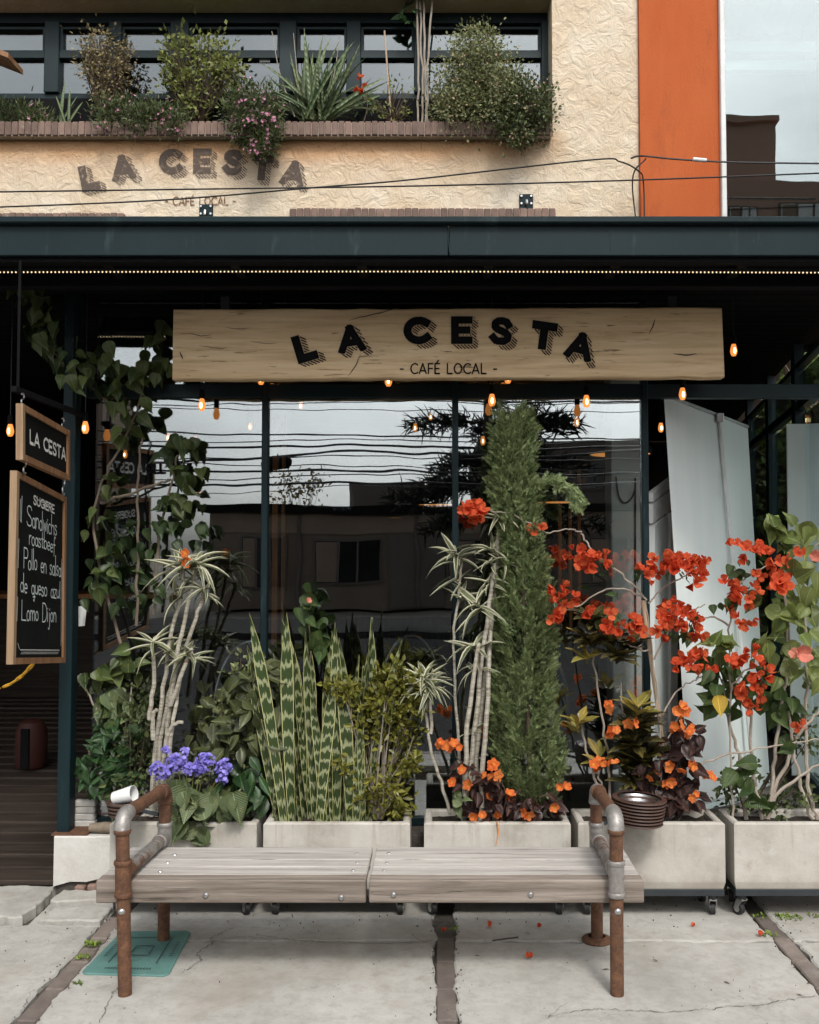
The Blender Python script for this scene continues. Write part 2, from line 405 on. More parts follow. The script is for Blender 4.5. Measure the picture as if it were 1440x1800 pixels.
def snake_mat():
    m, nt, b = newmat('snake_plant_leaf'); uv = nt.nodes.new('ShaderNodeUVMap'); su = nt.nodes.new('ShaderNodeSeparateXYZ'); nt.links.new(uv.outputs[0], su.inputs[0])
    oi = nt.nodes.new('ShaderNodeObjectInfo')
    tc = nt.nodes.new('ShaderNodeTexCoord')
    cb = nt.nodes.new('ShaderNodeCombineXYZ'); nt.links.new(math_(nt, 'MULTIPLY', su.outputs[0], 4), cb.inputs[0]); nt.links.new(math_(nt, 'MULTIPLY', su.outputs[1], 9), cb.inputs[1]); nt.links.new(math_(nt, 'MULTIPLY', oi.outputs['Random'], 50), cb.inputs[2])
    n = noise(nt, cb.outputs[0], 1.0, 4, .6, .4)
    w_ = math_(nt, 'SINE', math_(nt, 'ADD', math_(nt, 'MULTIPLY', su.outputs[1], 78), math_(nt, 'MULTIPLY', n, 11)))
    col = mixc(nt, ramp(nt, w_, [(.35, 0), (.75, .9)]), (.030,.050,.013), (.29,.31,.17))
    au = math_(nt, 'ABSOLUTE', math_(nt, 'SUBTRACT', su.outputs[0], .5))
    col = mixc(nt, ramp(nt, au, [(.43, 0), (.455, 1)]), col, (.42,.41,.18))
    nt.links.new(col, b.inputs['Base Color']); b.inputs['Roughness'].default_value = .38
    return m

TEAL = (.012,.034,.038)
MT = dict(
 stucco=stucco_mat(), pave=pave_mat(), snake=snake_mat(),
 orange=surf('orange_render', [(.3, (.42,.092,.026)), (.7, (.49,.122,.038))], 2.5, .85, stretch=(1.6,1,.45), bs=160, bstr=.6, bdist=.005, spec=.2, dirt=(2.4, .56, .72, (.33,.085,.032))),
 teal=surf('dark_green_paint', [(.3, (.005,.015,.018)), (.7, (.009,.024,.028))], 3, .5, spec=.3, bs=220, bstr=.15, bdist=.002, dirt=(14, .66, .74, (.06,.09,.09))),
 teal_face=surf('fascia_green_paint', [(.3, (.004,.014,.017)), (.7, (.008,.021,.025))], 2, .5, spec=.2, stretch=(1,1,.2), bs=120, bstr=.14, bdist=.003, dirt=(7, .57, .74, (.035,.060,.062))),
 black=surf('black_paint', [(.3, (.003,.003,.0035)), (.7, (.006,.006,.007))], 5, .8, spec=.15),
 soffit=surf('soffit_paint', [(.3, (.003,.003,.003)), (.7, (.006,.006,.006))], 3, .9, spec=.1),
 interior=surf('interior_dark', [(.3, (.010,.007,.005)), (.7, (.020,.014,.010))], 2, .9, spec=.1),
 brick=surf('brick', [(.3, (.14,.088,.070)), (.7, (.235,.155,.125))], 14, .85, bs=80, bstr=.5, rand=True, dirt=(6, .6, .75, (.36,.32,.28))),
 brick_far=surf('brick_far', [(.3, (.32,.19,.145)), (.7, (.50,.32,.25))], 30, .9, stretch=(1,1,4)),
 mortar=surf('mortar', [(.3, (.36,.31,.25)), (.7, (.48,.42,.34))], 20, .9),
 pavebrick=surf('paving_brick', [(.3, (.115,.092,.078)), (.7, (.20,.165,.145))], 9, .85, bs=90, bstr=.6, rand=True, dirt=(5, .55, .8, (.28,.26,.23))),
 soil=surf('soil', [(.3, (.018,.012,.008)), (.7, (.06,.04,.026))], 30, .95, bs=60, bstr=1, bdist=.02),
 joint=surf('joint_dirt_and_shade', [(.3, (.05,.043,.034)), (.7, (.11,.095,.08))], 30, .95, bs=60, bstr=.8, bdist=.01),
 crack=surf('crack_dirt', [(.3, (.06,.053,.045)), (.7, (.13,.115,.10))], 30, .95),
 asphalt=surf('asphalt', [(.3, (.026,.026,.027)), (.7, (.044,.043,.042))], 6, .95, bs=200, spec=.08),
 earth=surf('ground_earth', [(.3, (.12,.11,.09)), (.7, (.2,.18,.15))], .4, .95),
 planter=planter_mat(), smooth_concrete=surf('smooth_concrete', [(.28, (.36,.335,.285)), (.5, (.46,.435,.385)), (.72, (.54,.52,.47))], 3.2, .8, bs=70, bstr=.3, bdist=.005, rand=False, dirt=(5, .60, .74, (.33,.28,.22)), spec=.3),
 plaster=surf('white_plaster', [(.3, (.46,.44,.40)), (.7, (.62,.61,.58))], 5, .85, bs=40, bstr=.5, bdist=.008, dirt=(6, .60, .72, (.30,.27,.23))),
 bench=wood_mat('bench_grey_wood', (.27,.25,.23), (.43,.405,.375), (.55,.53,.50), .75, 0, 34, .75),
 beam=wood_mat('bench_brown_beam', (.095,.075,.06), (.24,.20,.168), (.36,.315,.275), .75, 0, 40, .95, bstr=.8),
 sign=wood_mat('sign_wood', (.44,.30,.165), (.66,.49,.295), (.76,.60,.40), .7, 0, 30, .85, False, cks=(7, 80)),
 frame=wood_mat('frame_wood', (.16,.075,.035), (.28,.15,.075), (.38,.22,.12), .6, 2, 30),
 framepale=wood_mat('frame_wood_pale', (.22,.14,.08), (.34,.23,.14), (.42,.31,.20), .6, 2, 30),
 deck=wood_mat('deck_wood', (.020,.014,.011), (.042,.031,.024), (.07,.055,.044), .7, 0, 24, .6),
 terr=wood_mat('terrace_wood', (.07,.06,.052), (.11,.097,.086), (.15,.138,.124), .7, 0, 24, .5),
 warmwood=wood_mat('warm_wood', (.26,.10,.035), (.46,.20,.07), (.58,.28,.12), .5, 2, 20),
 rust=rust_mat('pipe_rust', .30), pipe_mix=rust_mat('pipe_worn', .50), zinc=rust_mat('pipe_zinc', .66),
 steel=surf('steel', [(.3, (.45,.45,.45)), (.7, (.62,.62,.62))], 20, .32, 1.0),
 dsteel=surf('dark_steel', [(.3, (.016,.02,.024)), (.7, (.03,.036,.04))], 10, .5),
 wheel=plain('caster_wheel', (.10,.10,.10), .5), rubber=plain('rubber', (.02,.02,.02), .7),
 white=plain('white_paint', (.72,.73,.72), .5), paper=plain('paper', (.74,.75,.74), .8),
 ink=surf('black_ink', [(.3, (.004,.004,.005)), (.7, (.009,.009,.010))], 40, .9, spec=.1),
 chalkboard=surf('chalkboard', [(.3, (.004,.0045,.0045)), (.7, (.008,.0085,.0085))], 4, .8, spec=.15),
 chalk=surf('chalk', [(.3, (.55,.62,.60)), (.7, (.75,.82,.80))], 200, .9),
 chalkw=surf('white_lettering', [(.3, (.62,.62,.58)), (.7, (.80,.80,.76))], 60, .8),
 cover=surf('access_cover_green', [(.3, (.075,.18,.165)), (.7, (.12,.25,.225))], 7, .6, bs=90, bstr=.4, bdist=.004, dirt=(12, .60, .72, (.20,.23,.21))),
 coverline=plain('access_cover_line', (.028,.06,.056), .7),
 banner=surf('banner_cloth', [(.3, (.68,.74,.73)), (.7, (.76,.81,.80))], 1.2, .6, stretch=(6,6,.6), bs=6, bstr=.15, bdist=.01),
 column=surf('column_concrete', [(.3, (.58,.59,.57)), (.7, (.74,.74,.72))], 5, .85, bs=60),
 beige=surf('beige_render', [(.3, (.20,.145,.11)), (.7, (.27,.20,.155))], 1, .9, bs=40),
 brownrender=surf('brown_render', [(.3, (.13,.10,.078)), (.7, (.21,.165,.13))], .8, .9, bs=30),
 greyb=surf('grey_render', [(.3, (.10,.085,.076)), (.7, (.15,.13,.115))], .7, .9, bs=30),
 dglass=plain('far_window_glass', (.012,.014,.016), .1),
 bark=surf('bark', [(.3, (.11,.085,.06)), (.7, (.24,.19,.14))], 12, .85, stretch=(1,1,.3), bs=60, bstr=.6),
 twig=surf('pale_twig', [(.3, (.26,.215,.17)), (.7, (.40,.35,.29))], 20, .8, bs=80, bstr=.5),
 darktwig=surf('dark_twig', [(.3, (.05,.035,.025)), (.7, (.11,.075,.05))], 20, .8),
 cane=surf('dracaena_cane', [(.3, (.20,.17,.125)), (.5, (.40,.37,.30)), (.7, (.52,.49,.42))], 5, .75, stretch=(1,1,14), bs=6, bstr=.8, bdist=.012, dirt=(1.2, .56, .63, (.22,.12,.06))),
 bamboo=surf('bamboo', [(.3, (.36,.25,.16)), (.7, (.50,.38,.27))], 6, .6, stretch=(1,1,.3)),
 cable=plain('cable_black', (.012,.012,.012), .6),
 clay=surf('brown_clay', [(.3, (.042,.022,.016)), (.7, (.085,.046,.033))], 10, .5, bs=60),
 tile=surf('roof_tile_orange', [(.3, (.42,.10,.04)), (.7, (.55,.16,.07))], 6, .8),
 chain=plain('yellow_chain', (.62,.33,.02), .5),
 orangeplastic=plain('orange_plastic', (.05,.009,.004), .7),
 glass=glassmat('storefront_glass', .205, (.80,.84,.83)), upglass=glassmat('upper_window_glass', .125, (.55,.62,.62)), rglass=glassmat('neighbour_glass', .19, (.7,.8,.78)),
 sideglass=glassmat('side_glass', .05, (.85,.92,.90)),
 bulb=emit('bulb_glow', (1,.33,.07), .7), fil=emit('filament', (1,.74,.38), 7), led=emit('led', (1,.74,.44), 1.0), pend=emit('pendant_glow', (1,.40,.11), .7),
 # leaves
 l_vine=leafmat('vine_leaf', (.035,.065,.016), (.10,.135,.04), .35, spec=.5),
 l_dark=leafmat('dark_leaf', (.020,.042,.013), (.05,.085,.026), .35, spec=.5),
 l_fern=leafmat('deep_green_leaf', (.016,.046,.015), (.045,.105,.034), .3, spec=.5, var=.8),
 l_scheff=leafmat('olive_leaf', (.040,.056,.020), (.115,.135,.058), .3, spec=.55, var=.8),
 l_drac=leafmat('dracaena_leaf', (.085,.105,.05), (.17,.19,.10), .45, .2, edge=((.52,.50,.37), .27)),
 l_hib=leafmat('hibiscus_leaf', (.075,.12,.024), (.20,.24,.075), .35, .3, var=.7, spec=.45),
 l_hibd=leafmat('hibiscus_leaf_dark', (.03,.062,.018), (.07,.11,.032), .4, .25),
 l_croton=leafmat('croton_leaf', (.028,.030,.012), (.095,.080,.022), .35, .15),
 l_crotony=leafmat('croton_leaf_yellow', (.15,.16,.03), (.30,.22,.05), .4, .2),
 l_beg=leafmat('bronze_leaf', (.020,.009,.008), (.045,.020,.016), .3, .1),
 l_broad=leafmat('broad_grey_green_leaf', (.10,.14,.06), (.165,.205,.105), .5, .2),
 l_strap=leafmat('sword_leaf', (.035,.062,.024), (.10,.135,.065), .45, .2),
 l_small=leafmat('small_yellow_green_leaf', (.07,.085,.012), (.23,.21,.04), .35, .25, True, .8),
 l_bush=leafmat('bush_leaf', (.08,.095,.035), (.25,.265,.12), .5, .2, True, .8),
 l_bushd=leafmat('bush_leaf_dark', (.028,.044,.014), (.105,.13,.045), .5, .2, True, .8),
 l_lime=leafmat('shrub_leaf_lime', (.10,.125,.03), (.24,.26,.075), .5, .25, True),
 l_dry=leafmat('dry_leaf', (.13,.10,.045), (.27,.22,.11), .7, .15, True),
 l_cyp=leafmat('cypress_spray', (.045,.085,.026), (.28,.33,.145), .6, .15, True, .7),
 l_hibt=leafmat('garden_leaf', (.06,.10,.02), (.20,.26,.08), .4, .3, True, .8),
 l_con=leafmat('conifer_needles', (.012,.020,.010), (.026,.038,.018), .7, 0, True),
 l_weed=leafmat('weed_leaf', (.10,.16,.02), (.2,.27,.04), .6, .2, True),
 f_red=petalmat('bougainvillea_bract', (.74,.085,.028), (.90,.19,.070), (.48,.030,.012)),
 f_or=petalmat('orange_petal', (.80,.15,.03), (.90,.28,.08), (.85,.34,.06), .3),
 f_pink=leafmat('pink_petal', (.55,.20,.32), (.72,.38,.50), .6, .3, True),
 f_pale=leafmat('pale_bud', (.55,.33,.24), (.70,.50,.38), .6, .3, True),
 f_vio=leafmat('violet_floret', (.16,.13,.50), (.30,.26,.68), .6, .2, True),
 f_hib=leafmat('hibiscus_petal', (.62,.20,.15), (.70,.28,.20), .5, .3),
 f_yel=leafmat('yellow_leaf', (.52,.33,.03), (.60,.40,.06), .5, .3),
)

# ------------------------------------------------------------------ leaf templates (length 1 along +Y, face +Z)
def leaf_tmpl(prof, droop=.15, fold=.12, wave=0.0, curl=0.0):
    """prof: list of (t, half width); three columns; returns verts, faces, uvs"""
    vs, fs, uv = [], [], []
    for i, (t, hw) in enumerate(prof):
        z = -droop*t*t; y = t*(1-.25*abs(droop)*t)
        wz = wave*math.sin(i*2.4)
        vs += [(-hw, y, z+fold*hw*1.2+wz), (0, y, z-fold*hw*.4), (hw, y, z+fold*hw*1.2-wz)]
        uv += [(0, t), (.5, t), (1, t)]
    for i in range(len(prof)-1):
        a = i*3; fs += [(a, a+1, a+4, a+3), (a+1, a+2, a+5, a+4)]
    return vs, fs, uv
def tmesh(name, tm, mat):
    me = bpy.data.meshes.new(name); me.from_pydata(tm[0], [], tm[1]); me.materials.append(mat)
    me.polygons.foreach_set('use_smooth', [True]*len(me.polygons))
    if len(tm) > 2:
        u = me.uv_layers.new(name='UVMap')
        for l in me.loops: u.data[l.index].uv = tm[2][l.vertex_index]
    me.update(); return me
OV = [(0,.01),(.08,.12),(.25,.25),(.45,.28),(.65,.21),(.85,.09),(1,.0)]
HEART = [(0,.02),(.03,.17),(.12,.30),(.26,.355),(.42,.335),(.58,.25),(.74,.145),(.88,.055),(1,.0)]
LANCE = [(0,.02),(.2,.11),(.45,.15),(.7,.10),(.88,.04),(1,0)]
STRAP = [(0,.05),(.15,.065),(.35,.075),(.55,.068),(.72,.05),(.88,.026),(1,0)]
SWORD = [(0,.03),(.2,.033),(.45,.032),(.65,.027),(.85,.015),(1,0)]
CROT = [(0,.03),(.15,.09),(.4,.17),(.65,.17),(.85,.09),(1,.0)]
T_OV = [leaf_tmpl(OV, d, f, .015) for d, f in ((.1,.4), (.35,.3), (.55,.6))]
T_HEART = [leaf_tmpl(HEART, d, f, .022) for d, f in ((.1,.5), (.32,.35), (.6,.25), (.45,.7))]
T_LANCE = [leaf_tmpl(LANCE, d, .2) for d in (.15, .4)]
T_STRAP = [leaf_tmpl(STRAP, d, .5) for d in (.1, .4, .75)]
T_SWORD = [leaf_tmpl(SWORD, d, .6) for d in (.05, .2, .5)]
T_CROT = [leaf_tmpl(CROT, d, .25, .02) for d in (.1, .3)]
def snake_t(tw, bend):
    vs, fs, uv = [], [], []; n = 9
    for i in range(n):
        t = i/(n-1); hw = .042*(0.75+.9*t-.25*t*t) if t < .72 else .042*1.27*max(0, (1-t)/.28)**.7
        a = tw*t; c, s = math.cos(a), math.sin(a); dx = bend*t*t
        for k, q in enumerate((-1, 0, 1)):
            x = q*hw; z = .012 if q else -.006
            vs.append((dx+x*c-z*s, t, x*s+z*c)); uv.append((k*.5, t))
    for i in range(n-1):
        a = i*3; fs += [(a,a+1,a+4,a+3),(a+1,a+2,a+5,a+4)]
    return vs, fs, uv
T_SNAKE = [snake_t(*q) for q in ((.2,.02),(1.0,-.05),(-.9,.06),(1.8,.0),(-.3,-.10),(.5,.12))]
T_SMALL = ([(-.0,0,0),(.3,.5,.06),(0,1,-.08),(-.3,.5,.06)], [(0,1,2),(0,2,3)])
T_NEEDLE = ([(-.11,0,0),(.11,0,0),(.10,.5,.03),(-.10,.5,.03),(0,1,-.12)], [(0,1,2,3),(3,2,4)])
T_BLADE = ([(-.05,0,0),(.05,0,0),(.04,.5,.02),(-.04,.5,.02),(0,1,-.12)], [(0,1,2,3),(3,2,4)])
def meshes(name, tms, mat): return [tmesh(name, t, mat) for t in tms]
def flower_mesh(name, n, cup, mat, w=.42, crinkle=.07):
    """n petals of length 1 round the Z axis"""
    vs, fs = [], []
    pr = [(0,.04),(.18,w*.55),(.40,w*.92),(.62,w),(.80,w*.82),(.93,w*.45),(1,.05)]
    for k in range(n):
        a = 2*math.pi*k/n+.2; b = len(vs); ca, sa = math.cos(a), math.sin(a)
        for i, (t, hw) in enumerate(pr):
            for q in (-1, 0, 1):
                r = t*math.cos(cup*(.5+.6*t)); z = t*math.sin(cup*(.5+.6*t))+(.10*abs(q)*hw if q else 0)+.04*math.sin(3*t+k)
                x, y = q*hw*rnd(.9,1.1), r*rnd(.95,1.05); z += rnd(-crinkle,crinkle)*t
                vs.append((x*ca-y*sa, x*sa+y*ca, z))
        for i in range(len(pr)-1):
            c = b+i*3; fs += [(c,c+1,c+4,c+3),(c+1,c+2,c+5,c+4)]
    me = bpy.data.meshes.new(name); me.from_pydata(vs, [], fs); me.materials.append(mat)
    me.polygons.foreach_set('use_smooth', [True]*len(me.polygons)); me.update(); return me
ME = dict(
 vine=meshes('vine_leaf', T_HEART, MT['l_vine']), vined=meshes('vine_leaf', T_HEART, MT['l_dark']), fern=meshes('leaf', T_LANCE+T_OV[:2], MT['l_fern']),
 scheff=meshes('leaf', T_OV, MT['l_scheff']), drac=meshes('leaf', T_STRAP, MT['l_drac']), hib=meshes('leaf', T_HEART, MT['l_hib']), hibd=meshes('leaf', T_HEART, MT['l_hibd']),
 croton=meshes('leaf', T_CROT, MT['l_croton']), crotony=meshes('leaf', T_CROT, MT['l_crotony']), beg=meshes('leaf', T_OV, MT['l_beg']), broad=meshes('leaf', T_OV+T_HEART[1:], MT['l_broad']),
 strap=meshes('leaf', T_SWORD, MT['l_strap']), snake=meshes('leaf', T_SNAKE, MT['snake']),
 boug=[flower_mesh('flower', 3, c, MT['f_red'], .47, .12) for c in (.45, .7, .9, 1.1, 1.25)], imp=[flower_mesh('flower', 5, c, MT['f_or'], .40, .09) for c in (.15, .35, .6)],
 hibf=[flower_mesh('flower', 5, .75, MT['f_hib'], .38, .12)], yel=meshes('leaf', T_HEART[:1], MT['f_yel']),
)
# ------------------------------------------------------------------ lettering
def arc(cx, cy, rx, ry, a0, a1, n=14):
    return [(cx+rx*math.cos(R(a0+(a1-a0)*i/n)), cy+ry*math.sin(R(a0+(a1-a0)*i/n))) for i in range(n+1)]
SC = [(.60,.83),(.52,.96),(.36,1.0),(.18,.98),(.05,.86),(.05,.70),(.17,.58),(.34,.51),(.51,.43),(.62,.30),(.60,.13),(.46,.02),(.30,0),(.12,.03),(0,.17)]
GL = {
 'L': (.58, [[(0,1),(0,0)],[(0,0),(.58,0)]]), 'A': (.84, [[(0,0),(.42,1)],[(.84,0),(.42,1)],[(.16,.30),(.68,.30)]]),
 'C': (.78, [arc(.5,.5,.5,.5,48,312,22)]), 'E': (.58, [[(0,1),(0,0)],[(0,1),(.58,1)],[(0,0),(.58,0)],[(0,.5),(.50,.5)]]),
 'S': (.62, [SC]), 'T': (.76, [[(0,1),(.76,1)],[(.38,1),(.38,0)]]), 'F': (.55, [[(0,1),(0,0)],[(0,1),(.55,1)],[(0,.5),(.48,.5)]]),
 'O': (.9, [arc(.45,.5,.45,.5,0,360,28)]), 'U': (.66, [[(0,1),(0,.32)]+arc(.33,.32,.33,.32,180,360,12)+[(.66,1)]]),
 'G': (.8, [arc(.48,.5,.48,.5,48,330,22)+[(.9,.45),(.55,.45)]]), 'I': (.05, [[(0.02,1),(0.02,0)]]), 'R': (.6, [[(0,0),(0,1),(.35,1)]+arc(.35,.76,.24,.24,90,-90,10)+[(0,.52)],[(.3,.52),(.6,0)]]),
 'P': (.55, [[(0,0),(0,1),(.3,1)]+arc(.3,.75,.25,.25,90,-90,10)+[(0,.5)]]), 'D': (.62, [[(0,0),(0,1),(.2,1)]+arc(.2,.5,.42,.5,90,-90,14)+[(0,0)]]),
 'É': (.58, [[(0,1),(0,0)],[(0,1),(.55,1)],[(0,0),(.55,0)],[(0,.5),(.48,.5)],[(.22,1.13),(.42,1.32)]]),
 '-': (.34, [[(0,.45),(.34,.45)]]), ' ': (.42, []), '8': (.6, [arc(.3,.75,.26,.25,0,360,16), arc(.3,.25,.3,.25,0,360,16)]), '1': (.3, [[(.0,.8),(.22,1),(.22,0)]]),
 '#': (.7, [[(.2,0),(.3,1)],[(.48,0),(.58,1)],[(.02,.33),(.7,.33)],[(.06,.66),(.74,.66)]]), '/': (.35, [[(0,.1),(.0,.9)],[(0,.1),(.1,0),(.14,1.05)]]),
 'a': (.40, [arc(.18,.25,.18,.25,0,360,14),[(.37,.52),(.37,.05),(.44,0)]]), 'b': (.42, [[(0,1.05),(0,0)],arc(.2,.25,.2,.25,0,360,14)]), 'c': (.36, [arc(.2,.25,.2,.25,50,310,12)]),
 'd': (.42, [arc(.18,.25,.18,.25,0,360,14),[(.37,1.0),(.37,0)]]), 'e': (.38, [[(.02,.25),(.36,.27)]+arc(.19,.25,.18,.25,10,310,14)]), 'f': (.3, [[(.32,.95),(.22,1.05),(.12,.95),(.10,-.25)],[(0,.5),(.28,.5)]]),
 'h': (.4, [[(0,1.05),(0,0)],[(0,.3),(.1,.48),(.25,.5),(.36,.38),(.38,0)]]), 'i': (.08, [[(.03,.5),(.03,0)],[(.03,.68),(.03,.72)]]), 'j': (.2, [[(.16,.5),(.16,-.2),(.08,-.35),(-.04,-.3)],[(.16,.68),(.16,.72)]]),
 'l': (.12, [[(.03,1.08),(.03,.06),(.10,0)]]), 'm': (.6, [[(0,.5),(0,0)],[(0,.35),(.12,.5),(.26,.46),(.29,0)],[(.29,.35),(.42,.5),(.55,.46),(.58,0)]]), 'n': (.38, [[(0,.5),(0,0)],[(0,.32),(.12,.5),(.27,.48),(.36,.34),(.37,0)]]),
 'o': (.40, [arc(.19,.25,.19,.25,0,360,14)]), 'q': (.4, [arc(.18,.25,.18,.25,0,360,14),[(.36,.5),(.36,-.38),(.26,-.3)],[(.2,-.14),(.5,-.12)]]), 'r': (.26, [[(0,.5),(0,0)],[(0,.3),(.1,.48),(.25,.5)]]),
 's': (.32, [[(x*.46, y*.52) for x, y in SC]]), 't': (.3, [[(.12,.9),(.12,.06),(.24,0)],[(0,.52),(.28,.52)]]), 'u': (.38, [[(0,.5),(.02,.12),(.14,0),(.28,.05),(.36,.2),(.36,.5)],[(.36,.5),(.36,0)]]),
 'w': (.5, [[(0,.5),(.12,0),(.25,.4),(.38,0),(.5,.5)]]), 'z': (.36, [[(0,.5),(.34,.5),(0,0),(.36,0)]]),
}
def text_polys(s, h=1.0, gap=.16, wx=1.0, jit=0.0):
    out = []; x = 0
    for ch in s:
        wd, pl = GL[ch]; dy = rnd(-jit, jit); k = 1+rnd(-jit, jit)
        for p in pl: out.append([((x+px_*wx)*h, (py_*k+dy)*h) for px_, py_ in p])
        x += wd*wx+gap
    return out, (x-gap)*h
def seg_arrays(polys, square):
    A, B, E0, E1 = [], [], [], []
    for p in polys:
        p = [q for i, q in enumerate(p) if i == 0 or math.dist(q, p[i-1]) > 1e-7]
        for i in range(len(p)-1):
            A.append(p[i]); B.append(p[i+1]); E0.append(square and i == 0); E1.append(square and i == len(p)-2)
    return np.array(A, float), np.array(B, float), np.array(E0), np.array(E1)
def inside(P, S, w_):
    A, B, E0, E1 = S; r = np.zeros(len(P), bool)
    for a, b, e0, e1 in zip(A, B, E0, E1):
        d = b-a; L = math.hypot(*d) or 1e-9; d = d/L
        q = P-a; t = q@d; s = np.abs(q[:, 0]*d[1]-q[:, 1]*d[0])
        if e0 or e1:
            lo = -w_/2 if e0 else 0; hi = L+w_/2 if e1 else L
            r |= (t >= lo) & (t <= hi) & (s <= w_/2)
        tc_ = np.clip(t, 0, L); r |= (not (e0 and e1)) & (np.hypot(t-tc_, s) <= w_/2) & ((t >= 0) | (not e0)) & ((t <= L) | (not e1))
    return r
def rows(mask, lo, hi, dirv, rh, step, keep=None):
    """quads covering mask(points) with rows along dirv"""
    dirv = np.array(dirv)/math.hypot(*dirv); nv = np.array((-dirv[1], dirv[0]))
    cs = np.array([(x, y) for x in (lo[0], hi[0]) for y in (lo[1], hi[1])]); a0, a1 = (cs@dirv).min(), (cs@dirv).max(); b0, b1 = (cs@nv).min(), (cs@nv).max()
    aa = np.arange(a0, a1+step, step); out = []; k = 0; b = b0
    while b < b1:
        if keep is None or keep(k):
            P = aa[:, None]*dirv+(b+rh/2)*nv; m = mask(P).astype(int); d = np.diff(np.concatenate(([0], m, [0])))
            for s, e in zip(np.where(d == 1)[0], np.where(d == -1)[0]):
                x0, x1 = aa[s]-step/2, aa[min(e, len(aa))-1]+step/2
                out.append([x0*dirv+b*nv, x1*dirv+b*nv, x1*dirv+(b+rh)*nv, x0*dirv+(b+rh)*nv])
        b += rh; k += 1
    return out
def ink_quads(polys, w_, square=False, rh=None, clip=None):
    if not polys: return []
    S = seg_arrays(polys, square); al = np.array([q for p in polys for q in p]); lo = al.min(0)-w_; hi = al.max(0)+w_
    f = lambda P: inside(P, S, w_) & ((P[:, 1] > clip[0]) & (P[:, 1] < clip[1]) if clip else True)
    rh = rh or w_/5
    return rows(f, lo, hi, (1, 0), rh, rh*.6)
def hatch_quads(polys, w_, v, gap, pitch, clip):
    S = seg_arrays(polys, True); al = np.array([q for p in polys for q in p]); lo = al.min(0)-w_; hi = al.max(0)+w_+np.abs(v); lo = lo-np.abs(v)
    v = np.array(v)
    cl = lambda P: (P[:, 1] > clip[0]) & (P[:, 1] < clip[1])
    def f(P):
        sh = np.zeros(len(P), bool)
        for k in range(1, 7):
            Q = P-v*k/6; sh |= inside(Q, S, w_) & cl(Q)
        return sh & ~(inside(P, S, w_+gap) & (P[:, 1] > clip[0]-gap/2) & (P[:, 1] < clip[1]+gap/2))
    return rows(f, lo, hi, tuple(v), pitch/2, pitch/4, keep=lambda k: k % 2 == 0)
def ink_mb(quads, org, xd, yd, mb=None, tilt=0.0, pivot=(0, 0)):
    mb = mb or MB(); mb.smooth = False; org = V(org); xd = V(xd); yd = V(yd); c, s = math.cos(tilt), math.sin(tilt)
    for q in quads:
        mb.add([org+xd*(pivot[0]+(p[0]-pivot[0])*c-(p[1]-pivot[1])*s)+yd*(pivot[1]+(p[0]-pivot[0])*s+(p[1]-pivot[1])*c) for p in q], [(0,1,2,3)])
    return mb
BOLD = {'L': .30, 'A': .26, 'C': .29, 'E': .28, 'S': .27, 'T': .29}
def arched(word, Y, hpx, name, mat, parent, wx=1.0):
    """word: list of (letter, px, py, tilt in degrees); bold letters with a hatched drop shade, on the plane at depth Y"""
    s = hpx*mpp(Y)
    for ch, px, py, tl in word:
        wd, pl = GL[ch]; w_ = BOLD[ch]; k = 1-w_
        polys = [[((x-wd/2)*wx*k*1.12, (y-.5)*k) for x, y in p] for p in pl]
        clip = (-.5, .5); o = at(px, py, Y)
        mb = ink_mb([[p*s for p in q] for q in ink_quads(polys, w_, True, .018, clip)], o, (1,0,0), (0,0,1), None, R(tl))
        ink_mb([[p*s for p in q] for q in hatch_quads(polys, w_, (.20, -.17), .05, .080, clip)], o, (1,0,0), (0,0,1), mb, R(tl))
        part(name, mb, mat, parent)
def line_text(s, org, xd, yd, h, w_, gap=.16, wx=1.0, fit=None, centre=False, jit=0.0, mb=None):
    polys, wid = text_polys(s, h, gap, wx, jit)
    if fit:
        k = fit/wid; polys = [[(x*k, y) for x, y in p] for p in polys]; wid = fit
    o = V(org)-V(xd)*(wid/2 if centre else 0)
    return ink_mb(ink_quads(polys, w_), o, xd, yd, mb)

# ------------------------------------------------------------------ ground, pavement, street behind the camera
mb = MB().box(-400, 400, -400, 400, -.5, -.13); struct('ground', mb, MT['earth'])
struct('road', MB().box(-60, 60, -9.5, 1.5, -.3, -.11), MT['asphalt'])
struct('opposite_pavement', MB().box(-60, 60, -13.5, -9.5, -.3, .02), MT['asphalt'])
struct('kerb', MB().bbox(-60, 60, 1.50, 1.69, -.3, .004, .015), MT['asphalt'])
pv = struct('pavement', MB().box(-12, 12, 1.70, 5.0, -.12, -.022), MT['joint'])
def slab(x0, x1, y0, y1, z=0.0, jit=.006):
    pts = []
    def edge(a, b):
        L = math.dist(a, b); n = max(2, int(L/.028)); nx, ny = (b[1]-a[1])/L, -(b[0]-a[0])/L; dr = 0
        for i in range(n):
            t = i/n; dr = dr*.72+random.gauss(0, jit*.75); q = dr if i else 0
            pts.append((a[0]+(b[0]-a[0])*t-nx*q, a[1]+(b[1]-a[1])*t-ny*q))
    c = [(x0,y0),(x1,y0),(x1,y1),(x0,y1)]
    for i in range(4): edge(c[i], c[(i+1)%4])
    n = len(pts); m = MB(); cx = (x0+x1)/2; cyy = (y0+y1)/2
    ins = [(p[0]+(.008 if p[0] < cx else -.008), p[1]+(.008 if p[1] < cyy else -.008)) for p in pts]
    m.v = [(p[0], p[1], z-.05) for p in pts]+[(p[0], p[1], z-.006) for p in pts]+[(p[0], p[1], z) for p in ins]
    m.f = [(i, (i+1)%n, n+(i+1)%n, n+i) for i in range(n)]+[(n+i, n+(i+1)%n, 2*n+(i+1)%n, 2*n+i) for i in range(n)]+[tuple(range(2*n, 3*n))]
    m.smooth = False
    return m
SX = (-1.425, .030, 1.44)
